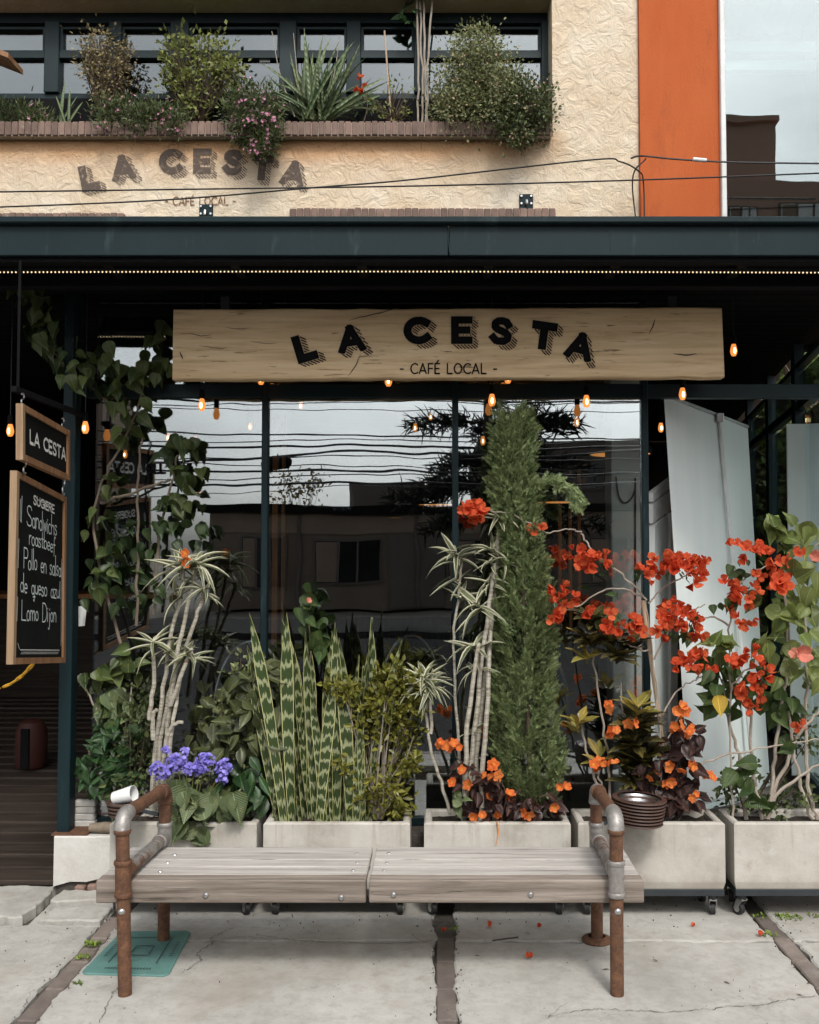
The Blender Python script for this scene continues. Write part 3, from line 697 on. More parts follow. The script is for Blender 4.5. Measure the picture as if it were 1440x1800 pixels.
cols = [(-12, -4.4), (-4.39, -2.95), (-2.94, -1.468), (-1.382, -.012), (.072, 1.398), (1.482, 2.9), (2.91, 4.4), (4.41, 12)]
for i, (a, b) in enumerate(cols):
    ys = (1.70, 4.05, 4.72) if 2 <= i <= 5 else (1.70, 4.72)
    if i == 2: ys = (1.70, 4.22)
    for j in range(len(ys)-1): part('concrete_slab', slab(a, b, ys[j], ys[j+1]-.012), MT['pave'], pv)
bm_ = MB().bbox(-.037, .037, -.115, .115, -.03, 0, .005); bme = bm_.mesh('brick', MT['pavebrick'])
for si, x in enumerate(SX):
    y = 1.83
    while y < (4.10 if si == 1 else 4.28):
        inst('brick', bme, pv, Matrix.Translation((x+rnd(-.003,.003), y, -.004+rnd(-.003,.002))) @ Matrix.Rotation(rnd(-.02,.02), 4, 'Z')); y += .238
for x0 in (-1.42,): part('kerb_block', slab(-1.74, -1.475, 4.24, 4.40, .012), MT['pave'], pv); part('kerb_block', slab(-1.76, -1.475, 4.41, 4.555, .035, .01), MT['pave'], pv)
part('ramp_slab', slab(-4.2, -1.81, 4.235, 4.62, .03, .008), MT['pave'], pv)
part('concrete_slab', slab(-1.80, -1.475, 4.225, 4.56, -.012, .003), MT['pave'], pv)
def crack(pts, w_, z=.0035):
    p = smooth_path([at_ground(a, b) for a, b in pts], 14, .0038); m = MB(); m.smooth = False
    L, Rr = [], []
    for i, q in enumerate(p):
        t = (p[min(i+1, len(p)-1)]-p[max(i-1, 0)]).normalized(); n = V((-t.y, t.x, 0)); h = w_*.75*rnd(.15, 1.25)*(.2 if i in (0, len(p)-1) else 1)
        L.append((q.x+n.x*h, q.y+n.y*h, z)); Rr.append((q.x-n.x*h, q.y-n.y*h, z))
    n = len(p); m.v = L+Rr; m.f = [(i, i+1, n+i+1, n+i) for i in range(n-1)]
    return m
def at_ground(px, py, z=0.0):
    u = (px-CX)/FPX; v = (CYM-py)/FPX; dy = math.cos(TH)-v*math.sin(TH); dz = math.sin(TH)+v*math.cos(TH); t = (z-EYE)/dz
    return V((u*t, dy*t, z))
for pts, w_ in (([(175,1800),(195,1755),(218,1720),(216,1700)], .0022), ([(318,1712),(352,1690),(348,1676),(375,1658),(372,1650),(410,1632)], .0032), ([(372,1656),(425,1648),(470,1652)], .002),
    ([(960,1790),(1035,1776),(1110,1778),(1180,1780),(1275,1772),(1340,1768),(1375,1760),(1438,1752)], .0022), ([(722,1640),(740,1655),(768,1662)], .0018), ([(1000,1762),(960,1790)], .0012),
    ([(448,1644),(520,1654),(600,1657),(680,1660),(765,1655)], .0026), ([(25,1800),(60,1740)], .0015)):
    part('crack', crack(pts, w_), MT['crack'], pv)
# access cover
cc = [at_ground(140, 1714), at_ground(296, 1718), at_ground(337, 1638), at_ground(213, 1640)]
cv = thing('access_cover', 'green rectangular access cover set in the pavement under the bench', 'access cover', (cc[0]+cc[2])/2)
o, xd, yd = cc[0], (cc[1]-cc[0]), (cc[3]-cc[0])
def cvp(u, v, z=.005): return o.lerp(cc[1], u)+(cc[3].lerp(cc[2], u)-o.lerp(cc[1], u))*v+V((0,0,z))
rp = []
for (cu, cv_, a0) in ((.92,.92,0),(.08,.92,90),(.08,.08,180),(.92,.08,270)):
    for i in range(6): rp.append((cu+.08*math.cos(R(a0+i*18)), cv_+.08*math.sin(R(a0+i*18))))
n = len(rp); m = MB(); m.smooth = False
m.v = [tuple(cvp(u, v, -.02)) for u, v in rp]+[tuple(cvp(u, v, .004)) for u, v in rp]+[tuple(cvp(.5+(u-.5)*.985, .5+(v-.5)*.985, .007)) for u, v in rp]
m.f = [(i, (i+1)%n, n+(i+1)%n, n+i) for i in range(n)]+[(n+i, n+(i+1)%n, 2*n+(i+1)%n, 2*n+i) for i in range(n)]+[tuple(range(2*n, 3*n))]
part('plate', m, MT['cover'], cv)
m = MB(); m.smooth = False
def cvbar(u0, v0, u1, v1, t=.008):
    d = V((u1-u0, v1-v0, 0)); nn = V((-d.y, d.x, 0)).normalized()*t
    m.quad(cvp(u0-nn.x, v0-nn.y, .0112), cvp(u1-nn.x, v1-nn.y, .0112), cvp(u1+nn.x, v1+nn.y, .0112), cvp(u0+nn.x, v0+nn.y, .0112))
for a in ((.22,.22,.22,.8),(.22,.81,.78,.81),(.79,.22,.79,.8),(.4,.4,.4,.6),(.4,.61,.62,.61),(.63,.4,.63,.6),(.41,.39,.62,.39)): cvbar(*a, .006)
for i in range(16): cvbar(.24+i*.034, .09, .25+i*.034, .125, .006)
for i in range(7):
    cvbar(.09, .38+i*.05, .13, .39+i*.05, .006); cvbar(.89, .38+i*.05, .93, .39+i*.05, .006)
part('raised_lines', m, MT['coverline'], cv)
# weeds, fallen flowers, twigs
def weed(name, px, py, n, r, label):
    g = at_ground(px, py); Ms = []
    for i in range(n):
        a = rnd(0, 6.28); d = V((math.cos(a), math.sin(a), rnd(.3, 1.6))); q = g+V((rnd(-r, r), rnd(-r, r)*.7, 0))
        Ms.append(frame(q, d, V((0,0,1)), rnd(.010, .022)))
    solo(name, scatter(*T_SMALL, Ms), MT['l_weed'], label, 'weed', loc=g)
weed('weed', 1388, 1614, 70, .05, 'bright green weed at the top of the right brick strip')
weed('weed', 1338, 1613, 25, .04, 'small weed beside the caster of the right planter')
weed('weed', 160, 1662, 50, .03, 'tuft of grass in the joint left of the green cover')
weed('weed', 145, 1684, 30, .025, 'small moss tuft beside the lower left of the green cover')
weed('weed', 138, 1730, 14, .012, 'tiny sprig of weed on the left brick strip')
weed('weed', 796, 1635, 16, .012, 'tiny dark weed at the head of the middle brick strip')
weed('weed', 1355, 1645, 22, .03, 'moss patch along the right brick strip')
weed('weed', 1434, 1612, 20, .03, 'weed at the right edge under the last planter')
fm = flower_mesh('fallen_flower', 3, .9, MT['f_red'], .5)
for i, (px, py, s, l) in enumerate(((858,1630,.022,'red fallen blossom left of the dark twig'),(947,1632,.018,'red fallen blossom right of the dark twig'),(931,1687,.024,'red fallen blossom nearest the viewer on the slab'),
    (780,1638,.016,'red petal lying on the head of the middle brick strip'),(1220,1629,.015,'small dark red petal on the right slab'),(1335,1646,.020,'red fallen bud beside the right brick strip'))):
    o = bpy.data.objects.new('fallen_flower', fm); link(o); g = at_ground(px, py); o.matrix_basis = frame(g+V((0,0,s*.35)), V((rnd(-1,1), rnd(-1,1), .2)), V((rnd(-.6,.6), -.6, 1)), s)
    o['label'] = l; o['category'] = 'flower'; o['group'] = 'fallen red flowers on the pavement'
g0, g1 = at_ground(866, 1655), at_ground(911, 1649)
solo('twig', MB().tube([g0+V((0,0,.004)), g1+V((0,0,.004))], .003, 5), MT['darktwig'], 'thin dark twig lying on the pavement behind the bench', 'twig', loc=g0)
for i, (px, py, l) in enumerate(((844,1682,'small dark dry leaf on the slab left of the red blossom'),(932,1643,'small dark dry leaf just below the twig'),(1060,1706,'black dry leaf beside the right front leg of the bench'),(1272,1727,'tiny dry leaf on the right slab'),(1157,1692,'pale curled dry leaf on the right slab'),(1400,1749,'flat grey pebble chip at the right edge'))):
    g = at_ground(px, py); Ms = [frame(g+V((0,0,.003)), V((rnd(-1,1), rnd(-1,1), .1)), V((0,0,1)), rnd(.02,.03))]
    solo('dry_leaf', scatter(T_LANCE[0][0], T_LANCE[0][1], Ms), MT['darktwig'], l, 'leaf', 'dry leaves on the pavement', g)

# ------------------------------------------------------------------ cafe building: upper wall, window, sill
YW = 5.2
bld = thing('cafe_building', 'cream stucco cafe upper storey with a planted window over the awning', 'building', (0, YW, 0))
XR = .6345; XE = 1.112
zs0 = Z_(238, 5.14); zs1 = Z_(213, 5.14)      # sill course
zl = Z_(22, 5.40)                               # window head
m = MB(); m.smooth = False
m.box(-7, XR, YW, YW+.25, 2.95, zs0+.02); m.box(XR+.0005, XE, YW, YW+.75, 2.95, 6); m.box(-7, XR, YW, YW+.75, zl, 6)
part('wall', m, MT['stucco'], bld)
part('side_body', MB().box(-7, 1.10, YW+.76, 12, 3.05, 6), MT['interior'], bld)
sill = part('window_sill', MB().box(-7, X_(973, 5.16), 5.150, 5.45, zs0, zs1-.004), MT['mortar'], bld)
bw_ = .0365; hb = zs1-zs0
bme = MB().bbox(-.0155, .0155, 0, .12, .003, hb, .003).mesh('brick', MT['brick'])
x = X_(973, 5.14)-.018
while x > -2.75: inst('brick', bme, sill, Matrix.Translation((x, 5.138+rnd(-.002,.002), zs0+rnd(-.002,.002)))); x -= bw_
for a, b, py in ((-20, 205, 374), (505, 980, 366)):
    lc = part('brick_course', MB().box(X_(a,5.17), X_(b,5.17), 5.176, 5.199, 3.3, Z_(py+1,5.17)), MT['mortar'], bld)
    b2 = MB().bbox(-.0175, .0175, 0, .03, -.12, 0, .003).mesh('brick', MT['brick']); x = X_(a,5.17)+.02
    while x < X_(b,5.17): inst('brick', b2, lc, Matrix.Translation((x, 5.166+rnd(-.002,.002), Z_(py,5.17)+rnd(-.002,.002)))); x += .0395
# window: frame bars at YF, panes behind
YF = 5.40
win = part('window', MB().box(-7, XR, YF, YF+.06, Z_(40, YF), zl-.002).box(-7, XR, YF, YF+.06, Z_(176, YF), Z_(164, YF)), MT['teal'], bld)
part('mullion', MB().box(-7, XR-.002, YF-.012, YF+.05, Z_(103, YF), Z_(92, YF)), MT['teal'], win)
xb = [(-170,-150),(65,92),(180,203),(290,324),(486,517),(606,632),(727,749),(955,975)]
for a, b in xb: part('mullion', MB().bbox(X_(a,YF), X_(b,YF), YF-.02, YF+.055, Z_(164,YF)-.002, Z_(40,YF)+.004, .004), MT['teal'], win)
for i in range(len(xb)-1):
    a, b = X_(xb[i][1],YF), X_(xb[i+1][0],YF)
    part('pane', MB().box(a, b, YF+.02, YF+.026, Z_(92,YF), Z_(40,YF)), MT['upglass'], win); part('pane', MB().box(a, b, YF+.02, YF+.026, Z_(164,YF), Z_(103,YF)), MT['upglass'], win)
    f = MB()
    for (u, v, p, q) in ((a, a+.014, 92, 48), (b-.014, b, 92, 48)): f.box(u, v, YF-.006, YF+.018, Z_(p,YF), Z_(q,YF))
    f.box(a+.014, b-.014, YF-.006, YF+.018, Z_(52,YF), Z_(48,YF)); f.box(a+.014, b-.014, YF-.006, YF+.018, Z_(92,YF), Z_(89,YF))
    part('sash', f, MT['teal'], win)
part('sticker', MB().box(X_(449,YF), X_(468,YF), YF+.012, YF+.0195, Z_(107,YF), Z_(99,YF)), MT['paper'], win)
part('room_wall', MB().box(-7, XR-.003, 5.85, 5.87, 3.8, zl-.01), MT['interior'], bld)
part('window_box', MB().box(-7, XR-.004, 5.32, YF-.031, zs0+.03, zs1-.006).box(-7, XR-.004, YF-.03, YF-.004, zs1+.03, Z_(177,YF)), MT['black'], bld)
# painted lettering on the stucco
def worn(name, col, keep):
    m, nt, b = newmat(name); vec = coords(nt); n = noise(nt, vec, 26, 6, .7, 1.0)
    b.inputs['Base Color'].default_value = c4(col); b.inputs['Roughness'].default_value = .9; tr = nt.nodes.new('ShaderNodeBsdfTransparent'); ms = nt.nodes.new('ShaderNodeMixShader')
    nt.links.new(ramp(nt, n, [(keep-.07, .15), (keep+.07, .85)]), ms.inputs[0]); nt.links.new(tr.outputs[0], ms.inputs[1]); nt.links.new(b.outputs[0], ms.inputs[2]); nt.links.new(ms.outputs[0], nt.nodes['Material Output'].inputs[0])
    return m
wi = worn('worn_lettering', (.10,.075,.062), .40); wi2 = worn('worn_small_lettering', (.16,.07,.03), .44)
arched([('L',157,312,12),('A',216,294,9),('C',299,284,3),('E',356,283,0),('S',409,285,-3),('T',461,294,-6),('A',516,304,-11)], YW-.004, 47, 'lettering', wi, bld, .92)
part('lettering', line_text('- CAFÉ LOCAL -', at(291, 360, YW-.004), (1,0,0), (0,0,1), 14*mpp(YW), 2.2*mpp(YW), .2, .8, 125*mpp(YW)), wi2, bld)
for px, py in ((363, 371), (925, 353)):
    p = at(px, py, YW); pl = part('bracket_plate', MB().bbox(p.x-.038, p.x+.038, YW-.012, YW-.001, p.z-.05, p.z+.035, .003), MT['teal_face'], bld)
    for dx in (-.027, .027):
        for dz in (.022, -.02): part('bolt', MB().cyl((p.x+dx, YW-.02, p.z+dz), (p.x+dx, YW-.01, p.z+dz), .006, 8), MT['steel'], pl)
    part('rod', MB().tube([(p.x, YW-.015, p.z-.01), (p.x, YW-.035, p.z-.012), (p.x, YW-.04, p.z-.03)], .008, 8), MT['steel'], pl)
# neighbour: orange wall, steel trim, big window
nb = thing('neighbour_building', 'orange painted wall with a tall plate glass window beside the cafe', 'building', (1.6, YW, 0))
YO = 5.17; xt = X_(1274, YO)
part('orange_wall', MB().box(XE+.001, xt, YO, YO+.7, 2.9, 5.3), MT['orange'], nb)
part('steel_trim', MB().bbox(xt, xt+.028, YO-.03, YO+.05, 2.9, 5.3, .004), MT['white'], nb)
part('window_pane', MB().box(xt+.03, 2.35, YO+.03, YO+.04, 2.9, 5.3), MT['rglass'], nb)
m = MB(); m.smooth = False; x = xt+.05; k = 0; pr = []
while x < 2.35: pr.append((x, .03 if k % 2 else -.03)); x += .07; k += 1
for i in range(len(pr)-1):
    (xa, da), (xb_, db) = pr[i], pr[i+1]
    m.quad((xa, 5.5, 4.98+da*.5), (xb_, 5.5, 4.98+db*.5), (xb_, 5.95, 4.90+db*.5), (xa, 5.95, 4.90+da*.5))
part('room_wall', MB().box(2.352, 2.40, YO+.045, 6.1, 2.9, 5.3), MT['interior'], nb)
part('corrugated_ceiling', m, MT['column'], nb)
part('room_wall', MB().box(xt, 2.35, 6.0, 6.1, 2.9, 5.3), MT['interior'], nb); part('room_wall', MB().box(xt+.03, 2.35, 5.4, 5.99, 2.92, 3.0), MT['interior'], nb)
for zz in (4.6, 4.72): part('roof_beam', MB().box(xt+.04, 2.34, 5.8, 5.84, zz, zz+.06), MT['white'], nb)
# gabled wooden box at the left edge of the upper wall
wb = thing('wooden_box', 'brown wooden box with a pitched lid at the upper left edge', 'box', at(-20, 110, 5.05))
p0, p1 = at(-60, 78, 5.0), at(22, 106, 5.0)
part('lid', MB().add([(p0.x-.1,4.95,p0.z+.03),(p0.x,4.95,p0.z+.03),(p1.x,4.95,p1.z+.015),(p1.x,4.95,p1.z-.012),(p0.x,4.95,p0.z),(p0.x-.1,4.95,p0.z),(p0.x-.1,5.13,p0.z+.03),(p0.x,5.13,p0.z+.03),(p1.x,5.13,p1.z+.015),(p1.x,5.13,p1.z-.012),(p0.x,5.13,p0.z),(p0.x-.1,5.13,p0.z)],
    [(0,1,2,3,4,5),(11,10,9,8,7,6),(1,0,6,7),(2,1,7,8),(3,2,8,9),(4,3,9,10),(5,4,10,11)]), MT['frame'], wb)
part('bracket', MB().box(p0.x-.08, p0.x-.04, 5.131, 5.199, p0.z-.05, p0.z+.02), MT['frame'], wb)
# overhead cables in front of the wall
def cable(pts, r, label, Y=4.95):
    p = px_path(Y, pts, 8); solo('cable', MB().tube(p, r, 6), MT['cable'], label, 'cable', 'cables crossing the upper wall', p[0])
cable([(-60,338),(300,333),(720,327),(1100,317),(1500,302)], .0042, 'black cable running nearly level across the whole upper wall')
cable([(-60,366),(280,352),(560,329),(720,316),(1038,281),(1090,284),(1122,300),(1131,318,5.12),(1133,385,5.12)], .0042, 'black cable rising to the pier and looping down')
cable([(1118,386,5.1),(1112,330,5.1),(1116,300),(1132,283),(1136,278)], .004, 'short black cable loop on the edge of the orange wall')
cable([(1110,278,5.1),(1128,274),(1180,279),(1260,284),(1340,286),(1500,288)], .0052, 'twisted cable crossing the orange wall to the right')
sp_ = at(1230, 281, 4.94)
solo('cable_splice', MB().cyl(sp_-V((.035,0,-.003)), sp_+V((.035,0,-.003)), .011, 10), MT['paper'], 'white sleeve on the twisted cable over the orange wall', 'cable splice', loc=sp_)

# ------------------------------------------------------------------ awning
YA = 3.9
zt = Z_(384, YA); zb = Z_(449, YA); SOF = zb+.006
aw = thing('awning', 'dark green steel awning with a flat fascia over the storefront', 'awning', (0, YA, zb))
part('top_lip', MB().bbox(-4.5, 2.4, YA-.03, YA+.02, zt-.026, zt, .004), MT['teal_face'], aw)
for a, b in ((-4.5, X_(789,YA)-.0015), (X_(789,YA)+.0015, 2.4)):
    part('fascia_panel', MB().bbox(a, b, YA, YA+.02, zb, zt-.030, .003), MT['teal_face'], aw)
part('weld_seam', MB().tube([(X_(791,YA), YA-.001, zb+.01), (X_(788,YA), YA-.0015, (zb+zt)/2), (X_(790,YA), YA-.001, zt-.034)], .0022, 5), MT['teal'], aw)
part('weld_seam', MB().tube([(X_(1077,YA), YA-.001, zb+.02), (X_(1077,YA), YA-.0015, zt-.05)], .0018, 5), MT['teal'], aw)
part('roof_sheet', MB().box(-7, 2.4, YA+.021, 5.165, zt-.06, zt-.03), MT['teal'], aw)
# soffit: runs back over the terrace, its right border turns away from the street
m = MB(); m.smooth = False
sdir = math.tan(R(10.8)); XC, YC = 2.0, 4.75
def sidex(Y): return XC+sdir*(Y-YC)
m.v = [(-7,YA+.021,SOF+.05),(2.4,YA+.021,SOF+.05),(2.4,4.74,SOF+.05),(sidex(4.74)+.05,4.74,SOF+.05),(sidex(11)+.05,11,SOF+.05),(-7,11,SOF+.05)]
m.v += [(x, y, z+.02) for x, y, z in m.v]; m.f = [(0,5,4,3,2,1),(6,7,8,9,10,11)]+[(i,(i+1)%6,(i+1)%6+6,i+6) for i in range(6)]
part('soffit', m, MT['soffit'], aw)
part('front_beam', MB().bbox(-4.5, 2.4, YA+.022, YA+.075, SOF-.028, SOF+.05, .004), MT['black'], aw)
part('cross_beam', MB().bbox(-4.5, sidex(4.3), 4.28, 4.34, SOF-.03, SOF+.05, .004), MT['black'], aw)
x = -4.2
while x < 2.0: part('joist', MB().box(x, x+.04, YA+.08, 4.275, SOF+.005, SOF+.05), MT['black'], aw); x += .55
ys = [4.42+.11*i for i in range(58)]
for y in ys: part('ceiling_board', MB().box(-6.9, sidex(y)-.01, y, y+.10, SOF+.030, SOF+.048), MT['soffit'], aw)
# strip of small warm lamps under the awning
Yl = 4.13; zl_ = SOF-.008
ls = thing('light_strip', 'long strip of small warm lamps under the awning front', 'strip light', (0, Yl, zl_))
part('channel', MB().box(-4.4, 2.6, Yl, Yl+.016, zl_+.003, zl_+.016), MT['dsteel'], ls)
Ms = []; x = -4.39
while x < 2.6: Ms.append(Matrix.Translation((x, Yl-.002, zl_-.001+.004*math.sin(x*.9+1.9)))); x += .0172
sph = MB().lathe([(0,-.005),(.003,-.002),(.0036,0),(.003,.002),(0,.0035)], n=6)
part('diodes', scatter(sph.v, sph.f, Ms), MT['led'], ls, kind='stuff')

# ------------------------------------------------------------------ wooden sign
YS = 4.42
sg = thing('wooden_sign', 'long pale wooden sign board with black lettering hung under the awning', 'sign', at(788, 605, YS))
a, b, c, d = at(305,543.5,YS), at(1269,540,YS), at(1274,663,YS), at(303,667,YS)
m = MB(); m.smooth = False; n = 26
top = [a.lerp(b, i/n)+V((0,0,rnd(-.0025,.0025))) for i in range(n+1)]; bot = [d.lerp(c, i/n)+V((0,0,rnd(-.003,.003))) for i in range(n+1)]
front = [V((p.x,YS,p.z)) for p in bot]+[V((p.x,YS,p.z)) for p in reversed(top)]
inn = [p+(V((0,.0,.006)) if i <= n else V((0,0,-.006))) for i, p in enumerate(front)]
bk = [p+V((0,.065,0)) for p in front]; ed = [p+V((0,.006,0)) for p in front]; N = len(front)
m.v = [tuple(p) for p in inn+ed+bk]
m.f = [tuple(range(N))]+[(i+N, (i+1)%N+N, (i+1)%N, i) for i in range(N)]+[(i+2*N, (i+1)%N+2*N, (i+1)%N+N, i+N) for i in range(N)]+[tuple(range(3*N-1, 2*N-1, -1))]
part('board', m, MT['sign'], sg)
arched([('L',536,611,17),('A',617,595,8),('C',732,581,4),('E',812,580,0),('S',881,582,-4),('T',956,590,-8),('A',1020,608,-15)], YS-.0035, 50, 'lettering', MT['ink'], sg, 1.02)
part('lettering', line_text('- CAFÉ LOCAL -', at(704, 656.5, YS-.0035), (1,0,0), (0,0,1), 17.5*mpp(YS), 2.4*mpp(YS), .22, .82, 170*mpp(YS)), MT['ink'], sg)
def cut(pts, w_):
    p = [at(x, y, YS-.003) for x, y in pts]; p = smooth_path(p, 6, .0008); m = MB(); m.smooth = False
    for i in range(len(p)-1):
        t = (p[i+1]-p[i]).normalized(); nn = V((-t.z, 0, t.x)); h0 = w_*(.15+math.sin(math.pi*i/(len(p)-1))); h1 = w_*(.15+math.sin(math.pi*(i+1)/(len(p)-1)))
        m.quad(p[i]-nn*h0, p[i+1]-nn*h1, p[i+1]+nn*h1, p[i]+nn*h0)
    return m
for pts, w_ in (([(612,563),(640,556),(672,549),(700,537+4)], .0022), ([(612,661),(626,641),(634,621)], .0018), ([(1141,588),(1148,572),(1152,560)], .0025), ([(330,585),(352,590),(374,588)], .0016), ([(316,618),(322,632)], .003), ([(1184,621),(1205,624),(1226,622)], .003), ([(395,575),(420,578),(440,576)], .0013), ([(350,607),(385,612),(400,611)], .0013), ([(440,600),(470,604),(490,602)], .001)):
    part('crack', cut(pts, w_), MT['clay'], sg)
for x in (-1.0, 1.1): part('hanger', MB().box(x-.02, x+.02, YS+.02, YS+.05, a.z-.004, SOF-.031), MT['dsteel'], sg)

# ------------------------------------------------------------------ storefront: low wall, post, mullions, panes
lw = thing('low_wall', 'cracked white plastered low wall under the storefront glass', 'wall', (-1.5, 4.56, 0))
zp = Z_(1470, 4.56)
m = MB(); m.smooth = False
nx = 8; xs_ = [X_(104,4.56)+(.62)*i/nx for i in range(nx+1)]
m.box(xs_[0]+.004, 1.98, 4.58, 4.92, .0, zp-.002)
part('shade_dark_core', m, MT['joint'], lw)  # dark joint colour here stands in for the shade under the planters
bot_ = [.055+rnd(-.02,.03) for _ in xs_]
m = MB(); m.smooth = False; N = nx+1
fr = [(x, 4.56+rnd(-.002,.002), z) for x, z in zip(xs_, bot_)]+[(x, 4.56, zp-.008+rnd(-.003,.003)) for x in xs_]
m.v = fr+[(x, 4.585, z) for x, y, z in fr[:N]]+[(x, 4.565, zp) for x in xs_]+[(x, 4.925, zp) for x in xs_]
for i in range(nx): m.f += [(i,i+1,N+i+1,N+i),(2*N+i,2*N+i+1,i+1,i),(N+i,N+i+1,3*N+i+1,3*N+i),(3*N+i,3*N+i+1,4*N+i+1,4*N+i)]
m.add([(xs_[0],4.56,.03),(xs_[0],4.925,.03),(xs_[0],4.925,zp),(xs_[0],4.56,zp)], [(3,2,1,0)])
part('plaster', m, MT['plaster'], lw)
for i in range(3): part('brick', MB().bbox(X_(140+i*22,4.55), X_(158+i*22,4.55), 4.548, 4.60, .012, .05+.006*i, .006), MT['brick'], lw)
sf = thing('storefront', 'dark green framed glass storefront behind the planters', 'storefront', (0, 4.75, zp))
YG = 4.75; xp0, xp1 = X_(107.5,4.6), X_(129.5,4.6)
part('post', MB().bbox(xp0, xp1, 4.6, 4.675, zp+.002, SOF+.03, .003), MT['teal_face'], sf)
part('base_plate', MB().box(xp0-.01, xp1+.10, 4.565, 4.70, zp+.0005, zp+.008), MT['rust'], sf)
mx_ = [466, 800.5, 1134, 1478]
zr0, zr1 = Z_(700,YG), Z_(676,YG)
part('rail', MB().bbox(xp1+.002, XC, YG-.02, YG+.04, zr0, zr1, .003), MT['teal'], sf); part('rail', MB().bbox(xp1+.002, XC, YG-.02, YG+.04, zp+.002, zp+.04, .003), MT['teal'], sf)
for x in mx_: part('mullion', MB().bbox(X_(x-5.5,YG), X_(x+5.5,YG), YG-.028, YG+.03, zp+.042, SOF+.02, .003), MT['teal_face'], sf)
edges = [xp1+.03]+[X_(x,YG) for x in mx_]
for i in range(3):   # the last bay stands open
    a, b = edges[i]+.016, edges[i+1]-.016
    part('pane', MB().box(a, b, YG, YG+.008, zp+.042, zr0), MT['glass'], sf); part('pane', MB().box(a, b, YG, YG+.008, zr1, SOF+.02), MT['glass'], sf)
part('lettering', line_text('CLL 81 #', at(258,831,YG-.004), (1,0,0), (0,0,1), 15*mpp(YG), 4.2*mpp(YG), .22, .9, 78*mpp(YG)), MT['ink'], sf)
cd = at(145, 1082, 4.70)
solo('notice', MB().add([at(138,1066,4.735), at(153,1064,4.735), at(149,1100,4.735), at(138,1101,4.735), at(138,1066,4.738), at(153,1064,4.738), at(149,1100,4.738), at(138,1101,4.738)], [(0,1,2,3),(7,6,5,4),(0,4,5,1),(1,5,6,2),(2,6,7,3),(3,7,4,0)]), MT['paper'], 'small white paper notice on the glass beside the green post', 'notice', loc=cd)
# side glazing turning away from the street
sgz = thing('side_glazing', 'receding glazed side wall at the right end of the cafe', 'glass wall', (XC, YC, zp))
def side_bar(z0, z1, t=.025, y0=4.80, y1=10.5):
    m = MB(); m.smooth = False
    P = [(sidex(y0)-t,y0),(sidex(y0)+t,y0),(sidex(y1)+t,y1),(sidex(y1)-t,y1)]
    m.v = [(x,y,z0) for x,y in P]+[(x,y,z1) for x,y in P]; m.f = [(0,3,2,1),(4,5,6,7),(0,1,5,4),(1,2,6,5),(2,3,7,6),(3,0,4,7)]; return m
for z0, z1 in ((2.47,2.52),(2.72,2.75),(zp+.0,zp+.06)): part('rail', side_bar(z0, z1), MT['teal'], sgz)
for y in (5.75, 6.8, 7.9, 9.1, 10.5): part('post', MB().box(sidex(y)-.03, sidex(y)+.03, y, y+.06, zp, SOF+.03), MT['teal'], sgz)
yy = [4.80,5.75,6.8,7.9,9.1,10.5]
for i in range(5):
    part('pane', side_bar(zp+.065, 2.432, .003, yy[i]+.065, yy[i+1]-.002), MT['sideglass'], sgz); part('pane', side_bar(2.490, 2.684, .003, yy[i]+.065, yy[i+1]-.002), MT['sideglass'], sgz)
# ------------------------------------------------------------------ cafe interior and terrace floor
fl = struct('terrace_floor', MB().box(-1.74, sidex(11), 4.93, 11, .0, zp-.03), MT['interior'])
y = 4.93
dme = {}
while y < 8.2:
    part('floor_board', MB().bbox(-1.73, sidex(y)-.03, y, y+.136, zp-.029, zp-.004+rnd(-.002,.002), .003), MT['terr'], fl); y += .142
dk = struct('entrance_deck', MB().box(-7, -1.76, 4.64, 11, -.02, .02), MT['interior'])
y = 4.64; k = 0
while y < 8.5:
    part('deck_board', MB().bbox(-5.5, -1.775, y, y+.150, .021, .048+.012*k+rnd(-.002,.002), .004), MT['deck'], dk); y += .156; k += 1
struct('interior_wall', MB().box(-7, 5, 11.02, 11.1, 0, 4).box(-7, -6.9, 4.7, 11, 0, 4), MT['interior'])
YK = 4.98
cl = thing('concrete_column', 'pale grey concrete column standing inside the cafe', 'column', (1.1, YK, zp))
part('shaft', MB().bbox(X_(1075,YK), X_(1127,YK), YK, YK+.18, zp-.003, SOF+.02, .006), MT['column'], cl)
part('conduit', MB().tube(px_path(YK-.008, [(1083,838),(1088,872),(1098,884),(1110,876),(1117,860)], 5), .005, 6), MT['cable'], cl)
part('conduit', MB().tube([at(1117,840,YK-.008), at(1117,1020,YK-.008), at(1118,1290,YK-.008)], .005, 6), MT['cable'], cl)
for i, (px, w_, Y) in enumerate(((483, 10, 7.0), (497, 5, 7.0))):
    a = at(px, 970, Y); solo('wooden_post', MB().bbox(a.x-w_*.0042/2, a.x+w_*.0042/2, Y, Y+.05, zp, 2.6, .003), MT['warmwood'], ('broad warm wood post inside right of the first mullion', 'narrow warm wood post inside beside the broad one')[i], 'post', 'wood posts inside', (a.x, Y, zp))
for i, px in enumerate((985, 1003, 1019)):
    if i == 0: ws = thing('slat_divider', 'divider of upright warm wood slats inside right of the cypress', 'divider', (X_(1003,7.4), 7.4, zp)); part('base', MB().bbox(X_(978,7.4), X_(1026,7.4), 7.395, 7.435, zp, .999, .004), MT['deck'], ws)
    a = at(px, 970, 7.4); part('slat', MB().bbox(a.x-.012, a.x+.012, 7.4, 7.43, 1.0, 2.25, .003), MT['warmwood'], ws)
